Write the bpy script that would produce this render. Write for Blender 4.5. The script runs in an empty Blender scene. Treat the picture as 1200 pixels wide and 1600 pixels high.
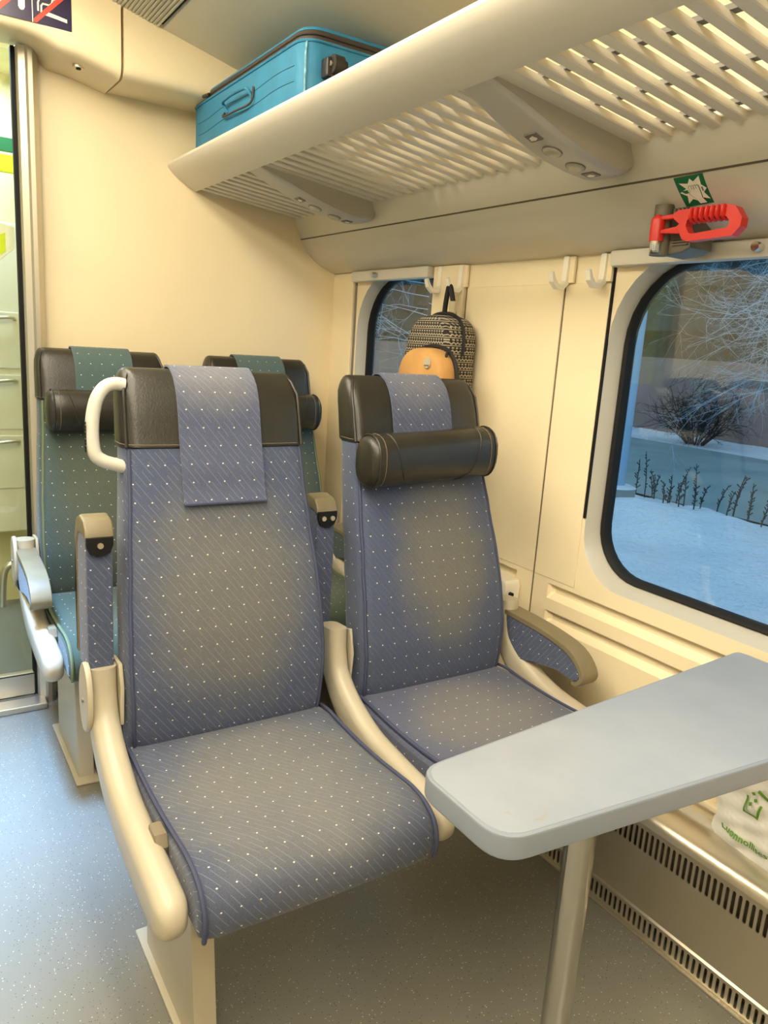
import bpy, bmesh, math, random
from mathutils import Vector, Matrix
random.seed(7)
S = bpy.context.scene
COL = S.collection
PI = math.pi

# ------------------------------------------------------------------ camera
yaw, pitch, roll, FPX = math.radians(33.2655), math.radians(12.474), math.radians(-3.7916), 1188.1
f = Vector((math.sin(yaw)*math.cos(pitch), math.cos(yaw)*math.cos(pitch), -math.sin(pitch)))
r0 = Vector((math.cos(yaw), -math.sin(yaw), 0)); d0 = f.cross(r0)
rt = math.cos(roll)*r0 + math.sin(roll)*d0
dn = -math.sin(roll)*r0 + math.cos(roll)*d0
cam = bpy.data.cameras.new('camera'); cam_o = bpy.data.objects.new('camera', cam); COL.objects.link(cam_o)
M = Matrix.Identity(4)
for i in range(3):
    M[i][0] = rt[i]; M[i][1] = -dn[i]; M[i][2] = -f[i]
M[0][3], M[1][3], M[2][3] = 0, 0, 1.25
cam_o.matrix_world = M
cam.sensor_fit = 'VERTICAL'; cam.sensor_height = 32.0; cam.lens = 32.0*FPX/1600; cam.clip_start = 0.02; cam.clip_end = 400
S.camera = cam_o

# ------------------------------------------------------------------ world, lights, exposure
W = bpy.data.worlds.new('winter_dusk'); S.world = W; W.use_nodes = True
bg = W.node_tree.nodes['Background']; bg.inputs[0].default_value = (0.42, 0.64, 0.86, 1); bg.inputs[1].default_value = 1.15
S.view_settings.view_transform = 'Standard'; S.view_settings.look = 'None'
S.view_settings.gamma = 1; S.view_settings.use_curve_mapping = False; S.view_settings.exposure = 0.02
S.cycles.use_denoising = True; S.cycles.max_bounces = 8; S.cycles.diffuse_bounces = 6; S.cycles.glossy_bounces = 4; S.cycles.transparent_max_bounces = 12
S.cycles.caustics_reflective = False; S.cycles.caustics_refractive = False; S.cycles.sample_clamp_indirect = 6.0

def area(name, loc, sx, sy, power, color, rot=(0, 0, 0)):
    l = bpy.data.lights.new(name, 'AREA'); l.shape = 'RECTANGLE'; l.size = sx; l.size_y = sy; l.energy = power; l.color = color
    o = bpy.data.objects.new(name, l); COL.objects.link(o); o.location = loc; o.rotation_euler = rot
    return o
# two rows of ceiling lamps along the aisle (their housings are built further down), and one lamp in the vestibule
area('ceiling_lamp_light', (0.26, 0.2, 2.095), 0.16, 4.0, 15.5, (1.0, 0.93, 0.81))
area('ceiling_lamp_light', (-0.26, 0.2, 2.095), 0.16, 4.0, 15.5, (1.0, 0.93, 0.81))
dl = area('door_downlight_light', (-0.04, 2.0, 2.18), 0.22, 0.4, 18, (0.24, 0.50, 1.0)); dl.data.spread = math.radians(42)
area('vestibule_lamp_light', (0.25, 3.30, 2.17), 0.5, 0.4, 16, (0.62, 0.82, 1.0))

# ------------------------------------------------------------------ node helpers and materials
def lin(c):
    return tuple(((v/255)/12.92 if v/255 <= 0.04045 else ((v/255+0.055)/1.055)**2.4) for v in c)
class NT:
    def __init__(s, m): s.nt = m.node_tree; s.p = s.nt.nodes['Principled BSDF']
    def n(s, t, **kw):
        nd = s.nt.nodes.new(t)
        for k, v in kw.items(): setattr(nd, k, v)
        return nd
    def put(s, sock, v):
        if hasattr(v, 'is_linked') or isinstance(v, bpy.types.NodeSocket): s.nt.links.new(v, sock)
        else: sock.default_value = v
    def m(s, op, a, b=0.0, c=None):
        nd = s.n('ShaderNodeMath', operation=op); s.put(nd.inputs[0], a); s.put(nd.inputs[1], b)
        if c is not None: s.put(nd.inputs[2], c)
        return nd.outputs[0]
    def mix(s, fac, a, b):
        nd = s.n('ShaderNodeMix', data_type='RGBA'); s.put(nd.inputs[0], fac)
        s.put(nd.inputs[6], a if not isinstance(a, tuple) else a+(1,)); s.put(nd.inputs[7], b if not isinstance(b, tuple) else b+(1,))
        return nd.outputs[2]
    def noise(s, scale, detail=3, vec=None, rough=0.5):
        nd = s.n('ShaderNodeTexNoise'); nd.inputs['Scale'].default_value = scale; nd.inputs['Detail'].default_value = detail
        nd.inputs['Roughness'].default_value = rough
        if vec is not None: s.nt.links.new(vec, nd.inputs['Vector'])
        return nd.outputs['Fac']
    def obj(s): return s.n('ShaderNodeTexCoord').outputs['Object']
    def uv(s): return s.n('ShaderNodeTexCoord').outputs['UV']
    def sep(s, v):
        nd = s.n('ShaderNodeSeparateXYZ'); s.nt.links.new(v, nd.inputs[0]); return nd.outputs
    def ramp(s, fac, lo, hi):
        nd = s.n('ShaderNodeMapRange'); s.put(nd.inputs[0], fac); nd.inputs[1].default_value = lo; nd.inputs[2].default_value = hi
        nd.interpolation_type = 'SMOOTHSTEP'
        return nd.outputs[0]
    def bump(s, h, strength=0.2, dist=0.002):
        nd = s.n('ShaderNodeBump'); nd.inputs['Strength'].default_value = strength; nd.inputs['Distance'].default_value = dist
        s.nt.links.new(h, nd.inputs['Height']); s.nt.links.new(nd.outputs[0], s.p.inputs['Normal'])
def mat(name, rgb, rough=0.5, metal=0.0, spec=0.5, bump=None, var=0.0, vscale=6.0, emit=None):
    m = bpy.data.materials.new(name); m.use_nodes = True; t = NT(m)
    c = lin(rgb)
    t.p.inputs['Base Color'].default_value = c+(1,); t.p.inputs['Roughness'].default_value = rough; t.p.inputs['Metallic'].default_value = metal
    t.p.inputs['Specular IOR Level'].default_value = spec
    if var:
        k = t.noise(vscale, 4, t.obj())
        col = t.mix(t.ramp(k, 0.3, 0.7), tuple(v*(1-var) for v in c), tuple(min(1, v*(1+var)) for v in c))
        t.nt.links.new(col, t.p.inputs['Base Color'])
    if bump:
        sc, st = bump; t.bump(t.noise(sc, 3, t.obj()), st)
    if emit:
        t.p.inputs['Emission Color'].default_value = lin(emit[0])+(1,); t.p.inputs['Emission Strength'].default_value = emit[1]
    return m

M_wall = mat('cream_panel', (234, 218, 180), 0.42, var=0.02, vscale=3, bump=(400, 0.03))
M_wall2 = mat('cream_window_panel', (234, 219, 183), 0.35, var=0.02, vscale=3)
M_cove = mat('pale_cove_plastic', (206, 200, 182), 0.32, var=0.02, vscale=2)
M_ceil = mat('ceiling_panel', (214, 206, 184), 0.35, var=0.02, vscale=2)
M_ceilrib = mat('ceiling_vent_panel', (212, 206, 186), 0.5)
M_lip = mat('rack_lip_plastic', (208, 203, 188), 0.35, bump=(500, 0.03))
M_slat = mat('rack_slat_aluminium', (224, 217, 198), 0.38)
M_console = mat('reading_lamp_console', (184, 181, 171), 0.35)
M_grey = mat('grey_plastic', (112, 108, 98), 0.45)
M_dark = mat('dark_rubber', (20, 20, 19), 0.65, spec=.25)
M_black = mat('black_gap', (10, 10, 10), 0.8)
M_seam = mat('seam_line', (92, 84, 66), 0.7)
M_steel = mat('brushed_steel', (212, 203, 182), 0.36, metal=0.88, bump=(120, 0.04))
M_pole = mat('polished_steel_tube', (205, 203, 198), 0.16, metal=1.0)
M_alu = mat('aluminium_profile', (205, 198, 180), 0.36, metal=0.85)
M_frame = mat('beige_seat_frame', (188, 179, 155), 0.36, var=0.02, vscale=10)
M_leather = mat('black_leather', (44, 42, 34), 0.34, bump=(260, 0.22), var=0.12, vscale=14)
M_leather2 = mat('worn_olive_leather', (124, 114, 88), 0.38, bump=(220, 0.15), var=0.08, vscale=14)
M_white = mat('white_plastic', (236, 232, 216), 0.3)
M_lever = mat('grey_lever', (132, 122, 100), 0.4)
M_brkt = mat('grey_bracket', (120, 116, 108), 0.5)
M_reveal = mat('window_reveal', (182, 180, 168), 0.3)

def table_mat():
    m = bpy.data.materials.new('grey_laminate'); m.use_nodes = True; t = NT(m)
    k = t.noise(7, 4, t.obj()); g = t.noise(600, 2, t.obj())
    c = t.mix(t.ramp(k, .3, .75), lin((142, 150, 160)), lin((152, 159, 168)))
    x, y, _ = t.sep(t.obj())      # faint dried drink stain near the aisle end
    dx, dy = t.m('SUBTRACT', x, .640), t.m('SUBTRACT', y, .608)
    d = t.m('SQRT', t.m('ADD', t.m('MULTIPLY', dx, dx), t.m('MULTIPLY', dy, dy)))
    ring = t.m('MULTIPLY', t.m('LESS_THAN', t.m('ABSOLUTE', t.m('SUBTRACT', d, .026)), t.m('MULTIPLY', t.ramp(t.noise(40, 2, t.obj()), .35, .75), .006)), t.m('LESS_THAN', dy, .004))
    c = t.mix(t.m('MULTIPLY', ring, .5), c, lin((150, 142, 122)))
    t.nt.links.new(c, t.p.inputs['Base Color'])
    t.p.inputs['Roughness'].default_value = .30
    t.bump(g, 0.12, 0.0006)
    return m
M_table = table_mat()
M_table_edge = mat('table_edge_band', (132, 140, 150), 0.4)

def floor_mat():
    m = bpy.data.materials.new('speckled_vinyl_floor'); m.use_nodes = True; t = NT(m)
    o = t.obj()
    v = t.n('ShaderNodeTexVoronoi'); v.inputs['Scale'].default_value = 300; t.nt.links.new(o, v.inputs['Vector'])
    cell = t.sep(v.outputs['Color'])
    near = t.m('LESS_THAN', v.outputs['Distance'], 0.30)
    lightdot = t.m('MULTIPLY', near, t.m('GREATER_THAN', cell[0], 0.95))
    darkdot = t.m('MULTIPLY', near, t.m('LESS_THAN', cell[0], 0.07))
    base = t.mix(t.ramp(t.noise(2.5, 2, o), .2, .8), lin((121, 118, 106)), lin((129, 126, 113)))
    c = t.mix(lightdot, base, lin((214, 214, 200))); c = t.mix(darkdot, c, lin((52, 52, 50)))
    t.nt.links.new(c, t.p.inputs['Base Color'])
    t.p.inputs['Roughness'].default_value = .30
    return m
M_floor = floor_mat()

def fabric(name, base, wear, line, dot=(222, 218, 200), lines=1.0, centre=(0, 0, .74), rad=(.19, .3, .25), wamt=.72, sheen=0.2):
    """woven seat fabric: staggered pale dots, thin slanted broken threads, worn patch; UV in metres"""
    m = bpy.data.materials.new(name); m.use_nodes = True; t = NT(m)
    u, v, _ = t.sep(t.uv())
    pv, pu = .0360, .0320
    row = t.m('FLOOR', t.m('DIVIDE', v, pv)); fv = t.m('SUBTRACT', t.m('DIVIDE', v, pv), row)
    uu = t.m('ADD', t.m('DIVIDE', u, pu), t.m('MULTIPLY', row, .04))
    col = t.m('FLOOR', uu); fu = t.m('SUBTRACT', uu, col)
    du = t.m('MULTIPLY', t.m('SUBTRACT', fu, .5), pu); dv = t.m('MULTIPLY', t.m('SUBTRACT', fv, .5), pv)
    d = t.m('SQRT', t.m('ADD', t.m('MULTIPLY', du, du), t.m('MULTIPLY', t.m('MULTIPLY', dv, dv), 1.7)))
    dots = t.m('LESS_THAN', d, .0017)
    # slanted threads
    s1 = t.m('DIVIDE', t.m('ADD', u, t.m('MULTIPLY', v, .75)), .0138)
    ln = t.m('LESS_THAN', t.m('ABSOLUTE', t.m('SUBTRACT', t.m('FRACT', s1), .5)), .045)
    brk = t.m('GREATER_THAN', t.m('FRACT', t.m('ADD', t.m('DIVIDE', v, pv*2), t.m('MULTIPLY', t.m('FLOOR', s1), .37))), .22)
    ln = t.m('MULTIPLY', t.m('MULTIPLY', ln, brk), 0.4*lines)
    # wear patch, in the seat's own space
    x, y, z = t.sep(t.obj())
    e = 0
    for c_, r_, k in ((x, rad[0], 0), (y, rad[1], 1), (z, rad[2], 2)):
        q = t.m('DIVIDE', t.m('SUBTRACT', c_, centre[k]), r_); e = t.m('ADD', t.m('MULTIPLY', q, q), e)
    nz = t.noise(9, 4, t.obj())
    w = t.m('MULTIPLY', t.ramp(t.m('ADD', e, t.m('MULTIPLY', t.m('SUBTRACT', nz, .5), 1.0)), 1.35, 0.0), wamt)
    weave = t.noise(700, 2, t.obj())
    bc = t.mix(t.ramp(weave, .3, .7), tuple(q*.82 for q in lin(base)), tuple(q*1.15 for q in lin(base)))
    wc = t.mix(t.ramp(weave, .3, .7), tuple(q*.85 for q in lin(wear)), tuple(q*1.12 for q in lin(wear)))
    c = t.mix(w, bc, wc); c = t.mix(ln, c, lin(line)); c = t.mix(dots, c, lin(dot))
    t.nt.links.new(c, t.p.inputs['Base Color']); t.p.inputs['Roughness'].default_value = .85
    t.p.inputs['Specular IOR Level'].default_value = .2
    t.p.inputs['Sheen Weight'].default_value = sheen
    t.bump(weave, .25, .0012)
    return m
BLUE, BLUEW, BLUEL = (78, 87, 110), (118, 116, 104), (146, 150, 164)
GRN, GRNW, GRNL = (72, 87, 84), (96, 102, 88), (122, 140, 136)
M_fb_back = fabric('blue_dotted_fabric_back', BLUE, BLUEW, BLUEL)
M_fb_seat = fabric('blue_dotted_fabric_seat', (82, 89, 107), (118, 118, 112), BLUEL, centre=(0, -.22, .45), rad=(.23, .25, .2), wamt=.85)
M_fb_plain = fabric('blue_dotted_fabric', (78, 87, 110), BLUEW, BLUEL, wamt=0.0)
M_fb_cloth = fabric('blue_dotted_headrest_cloth', (84, 91, 114), (120, 119, 116), BLUEL, centre=(0, .1, 1.17), rad=(.12, .12, .09), wamt=.55)
M_fb_back2 = fabric('blue_dotted_fabric_back_fine', BLUE, (122, 118, 100), BLUEL, lines=.35, rad=(.15, .3, .23), centre=(.03, 0, .76))
M_fb_seat2 = fabric('blue_dotted_fabric_seat_fine', (86, 91, 112), (124, 121, 112), BLUEL, lines=.35, centre=(0, -.2, .45), rad=(.2, .2, .2))
M_fg_back = fabric('green_dotted_fabric_back', GRN, GRNW, GRNL, lines=.3)
M_fg_seat = fabric('green_dotted_fabric_seat', (66, 82, 70), (92, 98, 78), GRNL, lines=.2, centre=(0, -.22, .45), rad=(.19, .2, .2))
M_fg_plain = fabric('green_dotted_fabric', GRN, GRNW, GRNL, lines=.2, wamt=0.0)
M_fg_cloth = fabric('green_dotted_headrest_cloth', (78, 98, 98), (112, 120, 98), GRNL, lines=.2, wamt=0.0)
M_pipe_b = mat('blue_piping', (66, 72, 98), .8)
M_pipe_g = mat('green_piping', (104, 116, 84), .8)
M_pipe_l = mat('leather_piping', (44, 40, 33), .4)
M_handle = mat('grey_white_handle', (200, 198, 186), .3)
M_stitch = mat('brown_stitch', (112, 98, 76), .7)

def glass_mat(name, tint, f0=.05):
    """thin clear pane: Schlick reflectance, otherwise straight transmission"""
    m = bpy.data.materials.new(name); m.use_nodes = True; nt = m.node_tree; nt.nodes.clear()
    out = nt.nodes.new('ShaderNodeOutputMaterial'); mx = nt.nodes.new('ShaderNodeMixShader'); lw = nt.nodes.new('ShaderNodeLayerWeight')
    tr = nt.nodes.new('ShaderNodeBsdfTransparent'); gl = nt.nodes.new('ShaderNodeBsdfGlossy')
    lw.inputs['Blend'].default_value = .5; tr.inputs[0].default_value = tint+(1,); gl.inputs['Roughness'].default_value = 0.0
    pw = nt.nodes.new('ShaderNodeMath'); pw.operation = 'POWER'; pw.inputs[1].default_value = 5; nt.links.new(lw.outputs['Facing'], pw.inputs[0])
    ma = nt.nodes.new('ShaderNodeMath'); ma.operation = 'MULTIPLY_ADD'; ma.inputs[1].default_value = 1-f0; ma.inputs[2].default_value = f0
    nt.links.new(pw.outputs[0], ma.inputs[0]); nt.links.new(ma.outputs[0], mx.inputs[0])
    nt.links.new(tr.outputs[0], mx.inputs[1]); nt.links.new(gl.outputs[0], mx.inputs[2]); nt.links.new(mx.outputs[0], out.inputs[0])
    return m
M_glass = glass_mat('window_glass', (0.90, 0.98, 1.0), .09)
M_doorglass = glass_mat('door_glass', (0.94, 0.97, 0.93), .04)

# ------------------------------------------------------------------ mesh helpers
def mk(name, verts, faces, material, parent=None, smooth=False, uvs=None, loc=None):
    me = bpy.data.meshes.new(name); me.from_pydata([tuple(v) for v in verts], [], faces)
    if uvs is not None:
        l = me.uv_layers.new(name='UVMap'); k = 0
        for fc, uvf in zip(faces, uvs):
            for q in uvf: l.data[k].uv = q; k += 1
    me.materials.append(material)
    if smooth:
        for p in me.polygons: p.use_smooth = True
        if smooth != 'all': me.set_sharp_from_angle(angle=math.radians(smooth if smooth is not True else 40))
    o = bpy.data.objects.new(name, me); COL.objects.link(o)
    if parent is not None: setp(o, parent)
    return o
def base_of(p):
    v = Vector((0, 0, 0))
    while p is not None:
        if not p.get('_local'): v += Vector(p.location)
        p = p.parent
    return v
WORLD = {}
def setp(o, parent):
    """parent o; vertices were given in the coordinates of the top-level thing's frame"""
    o.parent = parent
    root = parent
    while root.parent: root = root.parent
    if root.name in WORLD and parent is root: o.matrix_parent_inverse = Matrix.Translation(-Vector(root.location))
def thing(name, label, cat, loc, group=None, local=False):
    o = bpy.data.objects.new(name, None); COL.objects.link(o); o.location = loc; o.empty_display_size = .05
    o['label'] = label; o['category'] = cat
    if group: o['group'] = group
    if not local: WORLD[o.name] = 1
    return o
def tag(o, label, cat, group=None, kind=None):
    if label: o['label'] = label
    if cat: o['category'] = cat
    if group: o['group'] = group
    if kind: o['kind'] = kind
    return o
def struct(o, label=None):
    o['kind'] = 'structure'
    if label: o['label'] = label
    return o

def bmobj(name, bm, material, parent=None, smooth=None):
    bmesh.ops.recalc_face_normals(bm, faces=bm.faces)
    me = bpy.data.meshes.new(name); bm.to_mesh(me); bm.free(); me.materials.append(material)
    if smooth is not None:
        for p in me.polygons: p.use_smooth = True
        me.set_sharp_from_angle(angle=math.radians(smooth))
    o = bpy.data.objects.new(name, me); COL.objects.link(o)
    if smooth is not None:
        wn = o.modifiers.new('weighted_normals', 'WEIGHTED_NORMAL'); wn.keep_sharp = True
    if parent is not None: setp(o, parent)
    return o
def add_box(bm, x0, x1, y0, y1, z0, z1, r=0, seg=2, mat4=None):
    g = bmesh.ops.create_cube(bm, size=1.0); vs = g['verts']
    for v in vs: v.co = Vector(((x0+x1)/2+v.co.x*(x1-x0), (y0+y1)/2+v.co.y*(y1-y0), (z0+z1)/2+v.co.z*(z1-z0)))
    if r > 0:
        es = list({e for v in vs for e in v.link_edges})
        res = bmesh.ops.bevel(bm, geom=es, offset=r, segments=seg, affect='EDGES', profile=.5)
        vs = list({v for f_ in res['faces'] for v in f_.verts} | {v for v in vs if v.is_valid})
    if mat4: bmesh.ops.transform(bm, matrix=mat4, verts=vs)
    return vs
def box(name, x0, x1, y0, y1, z0, z1, material, parent=None, r=0, seg=2, mat4=None):
    bm = bmesh.new(); add_box(bm, x0, x1, y0, y1, z0, z1, r, seg, mat4)
    return bmobj(name, bm, material, parent, 40 if r else None)
def add_tube(bm, pts, rad, n=10, cap=True, closed=False):
    pts = [Vector(p) for p in pts]; rads = rad if isinstance(rad, (list, tuple)) else [rad]*len(pts)
    rings = []; up = None; N = len(pts)
    for i, p in enumerate(pts):
        if closed: t = (pts[(i+1) % N]-pts[i-1])
        else: t = pts[min(i+1, N-1)]-pts[max(i-1, 0)]
        t.normalize()
        if up is None:
            up = Vector((0, 0, 1)) if abs(t.z) < .9 else Vector((1, 0, 0))
        a = t.cross(up)
        if a.length < 1e-6: a = t.cross(Vector((0, 1, 0)))
        a.normalize(); b = a.cross(t); up = b
        rings.append([bm.verts.new(p+(a*math.cos(2*PI*k/n)+b*math.sin(2*PI*k/n))*rads[i]) for k in range(n)])
    for i in range(N if closed else N-1):
        A, B = rings[i], rings[(i+1) % N]
        for k in range(n): bm.faces.new((A[k], A[(k+1) % n], B[(k+1) % n], B[k]))
    if cap and not closed:
        bm.faces.new(rings[0][::-1]); bm.faces.new(rings[-1])
def tube(name, pts, rad, material, parent=None, n=10, closed=False):
    bm = bmesh.new(); add_tube(bm, pts, rad, n, True, closed); return bmobj(name, bm, material, parent, 50)
def smooth_path(pts, per=6):
    """Catmull-Rom through the points"""
    P = [Vector(p) for p in pts]; out = []
    for i in range(len(P)-1):
        p0, p1, p2, p3 = P[max(i-1, 0)], P[i], P[i+1], P[min(i+2, len(P)-1)]
        for k in range(per):
            t = k/per
            out.append(.5*((2*p1)+(p2-p0)*t+(2*p0-5*p1+4*p2-p3)*t*t+(3*p1-p0-3*p2+p3)*t**3))
    out.append(P[-1]); return out
def prism(name, poly, axis, a0, a1, material, parent=None, bevel=0, smooth=35, seg=2):
    """extrude a 2D outline along axis ('x': (y,z); 'y': (x,z); 'z': (x,y))"""
    bm = bmesh.new()
    def P3(p, a): return {'x': (a, p[0], p[1]), 'y': (p[0], a, p[1]), 'z': (p[0], p[1], a)}[axis]
    A = [bm.verts.new(P3(p, a0)) for p in poly]; B = [bm.verts.new(P3(p, a1)) for p in poly]
    n = len(poly)
    fa = bm.faces.new(A); fb = bm.faces.new(B[::-1])
    for i in range(n): bm.faces.new((A[i], B[i], B[(i+1) % n], A[(i+1) % n]))
    bmesh.ops.recalc_face_normals(bm, faces=bm.faces)
    if bevel:
        es = list(fa.edges)+list(fb.edges)
        bmesh.ops.bevel(bm, geom=es, offset=bevel, segments=seg, affect='EDGES', profile=.5)
    return bmobj(name, bm, material, parent, smooth)
def rrect(a0, a1, b0, b1, r, n=6):
    out = []
    for cx, cy, s in ((a1-r, b1-r, 0), (a0+r, b1-r, 90), (a0+r, b0+r, 180), (a1-r, b0+r, 270)):
        for k in range(n+1):
            t = math.radians(s+90*k/n); out.append((cx+r*math.cos(t), cy+r*math.sin(t)))
    return out
def ringstrip(name, loops, material, parent=None, closed=True, smooth=30):
    """faces between successive 3D loops with equal counts"""
    n = len(loops[0]); V = [p for l in loops for p in l]; F = []
    for i in range(len(loops)-1):
        for k in range(n if closed else n-1):
            F.append((i*n+k, i*n+(k+1) % n, (i+1)*n+(k+1) % n, (i+1)*n+k))
    return mk(name, V, F, material, parent, smooth)

# ------------------------------------------------------------------ room shell
YE, XW = 2.625, 1.44          # end wall, window wall
Y0 = -3.2
box('floor', -1.5, 1.5, Y0, YE+.03, -.05, 0, M_floor)['kind'] = 'structure'

# window wall with two rounded openings and two moulded horizontal recesses
def rr2(y0, y1, z0, z1, rt_, rb, n=8):
    out = []
    for cy, cz, s, r in ((y1-rt_, z1-rt_, 0, rt_), (y0+rt_, z1-rt_, 90, rt_), (y0+rb, z0+rb, 180, rb), (y1-rb, z0+rb, 270, rb)):
        for k in range(n+1):
            t = math.radians(s+90*k/n); out.append((cy+r*math.cos(t), cz+r*math.sin(t)))
    return out
def addmesh(bm, V, F):
    vs = [bm.verts.new(v) for v in V]
    for q in F: bm.faces.new([vs[i] for i in q])
def quad(bm, x, y0, y1, z0, z1): addmesh(bm, [(x, y0, z0), (x, y1, z0), (x, y1, z1), (x, y0, z1)], [(0, 1, 2, 3)])
def panel_hole(bm, x, y0, y1, z0, z1, H, n=8):
    """flat panel with hole outline H (from rr2), outer points walking round the rectangle"""
    m = n+1; cor = [(y1, z1), (y0, z1), (y0, z0), (y1, z0)]; out = []
    for c in range(4):
        first, last = H[c*m], H[c*m+n]
        if c == 0: A, B = (y1, first[1]), (last[0], z1)
        if c == 1: A, B = (first[0], z1), (y0, last[1])
        if c == 2: A, B = (y0, first[1]), (last[0], z0)
        if c == 3: A, B = (first[0], z0), (y1, last[1])
        C = cor[c]
        for k in range(m):
            q = k/n
            out.append((A[0]+(C[0]-A[0])*q*2, A[1]+(C[1]-A[1])*q*2) if q < .5 else (C[0]+(B[0]-C[0])*(q*2-1), C[1]+(B[1]-C[1])*(q*2-1)))
    N = len(H)
    addmesh(bm, [(x, a, b) for a, b in H]+[(x, a, b) for a, b in out], [(i, (i+1) % N, N+(i+1) % N, N+i) for i in range(N)])
ZB, ZT = .672, 1.56
WIN = (dict(n=1, y0=1.90, y1=2.455, cell=(1.86, 2.47)), dict(n=2, y0=-.14, y1=1.2765, cell=(-.30, 1.278)))
bm = bmesh.new()
for w in WIN:
    w['H'] = rr2(w['y0'], w['y1'], .697, 1.487, .20, .13); panel_hole(bm, XW, w['cell'][0], w['cell'][1], ZB, ZT, w['H'])
quad(bm, XW, 2.47, YE, .0, ZT); quad(bm, XW, 1.278, 1.86, ZB, ZT); quad(bm, XW, Y0, -.30, ZB, ZT)
quad(bm, XW, 1.378, 1.50, .0, ZB)
GP = [(0, ZB), (0, .658), (.016, .656), (.015, .633), (0, .617), (0, .584), (.016, .582), (.015, .559), (0, .543), (0, .525)]
def band(y_list):
    V = [(XW+dx*k, y, z) for y, k in y_list for dx, z in GP]; n = len(GP)
    addmesh(bm, V, [(i*n+k, i*n+k+1, (i+1)*n+k+1, (i+1)*n+k) for i in range(len(y_list)-1) for k in range(n-1)])
band([(Y0, 1), (1.362, 1), (1.372, .6), (1.378, 0)]); band([(1.50, 0), (1.506, .6), (1.516, 1), (2.47, 1)])
for a, b in ((Y0, 1.378), (1.50, 2.47)): quad(bm, XW, a, b, 0, .525)
wall = struct(bmobj('wall_window', bm, M_wall2), 'cream moulded panels of the window wall')
box('seam', XW-.0006, XW+.001, 1.432, 1.436, .33, 1.49, M_seam, wall)
box('seam', XW-.0006, XW+.001, 1.828, 1.833, .33, 1.49, M_seam, wall)
box('seam', XW-.003, XW+.001, 2.466, 2.476, .33, 1.49, M_brkt, wall)
# proud flat panels of the pillar (between the windows), with a shadow joint between them
for (a, b) in ((1.437, 1.826), (1.286, 1.430)):
    box('pillar_panel', XW-.0025, XW, a, b, .672, 1.425, M_wall2, wall, .002)
box('pillar_panel', XW-.014, XW, 1.835, 1.985, .70, 1.49, M_wall2, wall, .004)
box('pillar_panel', XW-.012, XW, 2.478, YE, .33, 1.49, M_wall2, wall, .003)
box('blind_guide', XW-.004, XW+.002, 1.276, 1.283, .857, 1.488, M_dark, wall, .001)
# windows: sloping reveal, black rubber gasket, pane
for w in WIN:
    y0, y1 = w['y0'], w['y1']
    t = bpy.data.objects.new('window_%d' % w['n'], None); COL.objects.link(t); t.location = (XW, (y0+y1)/2, .7); WORLD[t.name] = 1
    struct(t, 'rounded train window with black rubber seal' if w['n'] == 2 else 'narrow window strip behind the hanging backpack')
    A = [(XW, a, b) for a, b in w['H']]
    A1 = [(XW+.006, a, b) for a, b in rr2(y0+.004, y1-.004, .701, 1.483, .198, .128)]
    B = [(XW+.040, a, b) for a, b in rr2(y0+.017, y1-.017, .718, 1.475, .19, .125)]
    ringstrip('reveal', [A, A1, B], M_reveal, t, True, 30)
    G1 = [(XW+.036, a, b) for a, b in rr2(y0+.018, y1-.018, .719, 1.474, .19, .125)]
    G2 = [(XW+.032, a, b) for a, b in rr2(y0+.022, y1-.022, .723, 1.471, .187, .122)]
    G3 = [(XW+.036, a, b) for a, b in rr2(y0+.031, y1-.031, .731, 1.466, .18, .115)]
    G4 = [(XW+.06, a, b) for a, b in rr2(y0+.033, y1-.033, .733, 1.464, .18, .115)]
    ringstrip('gasket', [G1, G2, G3, G4], M_dark, t, True, 60)
    P = rr2(y0+.025, y1-.025, .725, 1.470, .185, .12)
    prism('pane', P, 'x', XW+.046, XW+.050, M_glass, t)
# blind rails above the windows, with their round stop knobs
for (a, b, ky) in ((1.995, 2.466, 2.29), (-.3, 1.277, .905)):
    rl = box('trim_1', XW-.030, XW, a, b, 1.456, 1.492, M_lip, None, .006); struct(rl, 'roller blind rail above the window')
    k = tube('stop_knob', [(XW-.052, ky, 1.474), (XW-.040, ky, 1.474), (XW-.028, ky, 1.474)], [.0085, .0095, .0075], M_pole, rl, 12)
box('trim_2', XW-.020, XW, Y0, YE-.01, .318, .332, M_wall2, None, .004)['kind'] = 'structure'
box('trim_3', XW-.028, XW, Y0, YE-.01, .276, .290, M_cove, None, .004)['kind'] = 'structure'

# cove panel above the windows up to the rack
CV = [(1.252, 1.668), (1.256, 1.655), (1.284, 1.598)]
for k in range(1, 13):
    t = k/12; a, b, c, d = Vector((1.284, 1.598)), Vector((1.306, 1.556)), Vector((1.348, 1.507)), Vector((1.442, 1.488))
    q = a*(1-t)**3+b*3*t*(1-t)**2+c*3*t*t*(1-t)+d*t**3; CV.append((q.x, q.y))
CV += [(1.47, 1.49), (1.47, 1.70), (1.252, 1.70)]
cv = prism('trim_4', CV, 'y', Y0, YE, M_cove, None, 0, 25); struct(cv, 'curved cove panel between rack and windows')
prism('seam', [(1.2825, 1.5975), (1.2845, 1.5998), (1.2865, 1.5968), (1.2845, 1.5948)], 'y', Y0, YE-.001, M_seam, cv)

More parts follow.
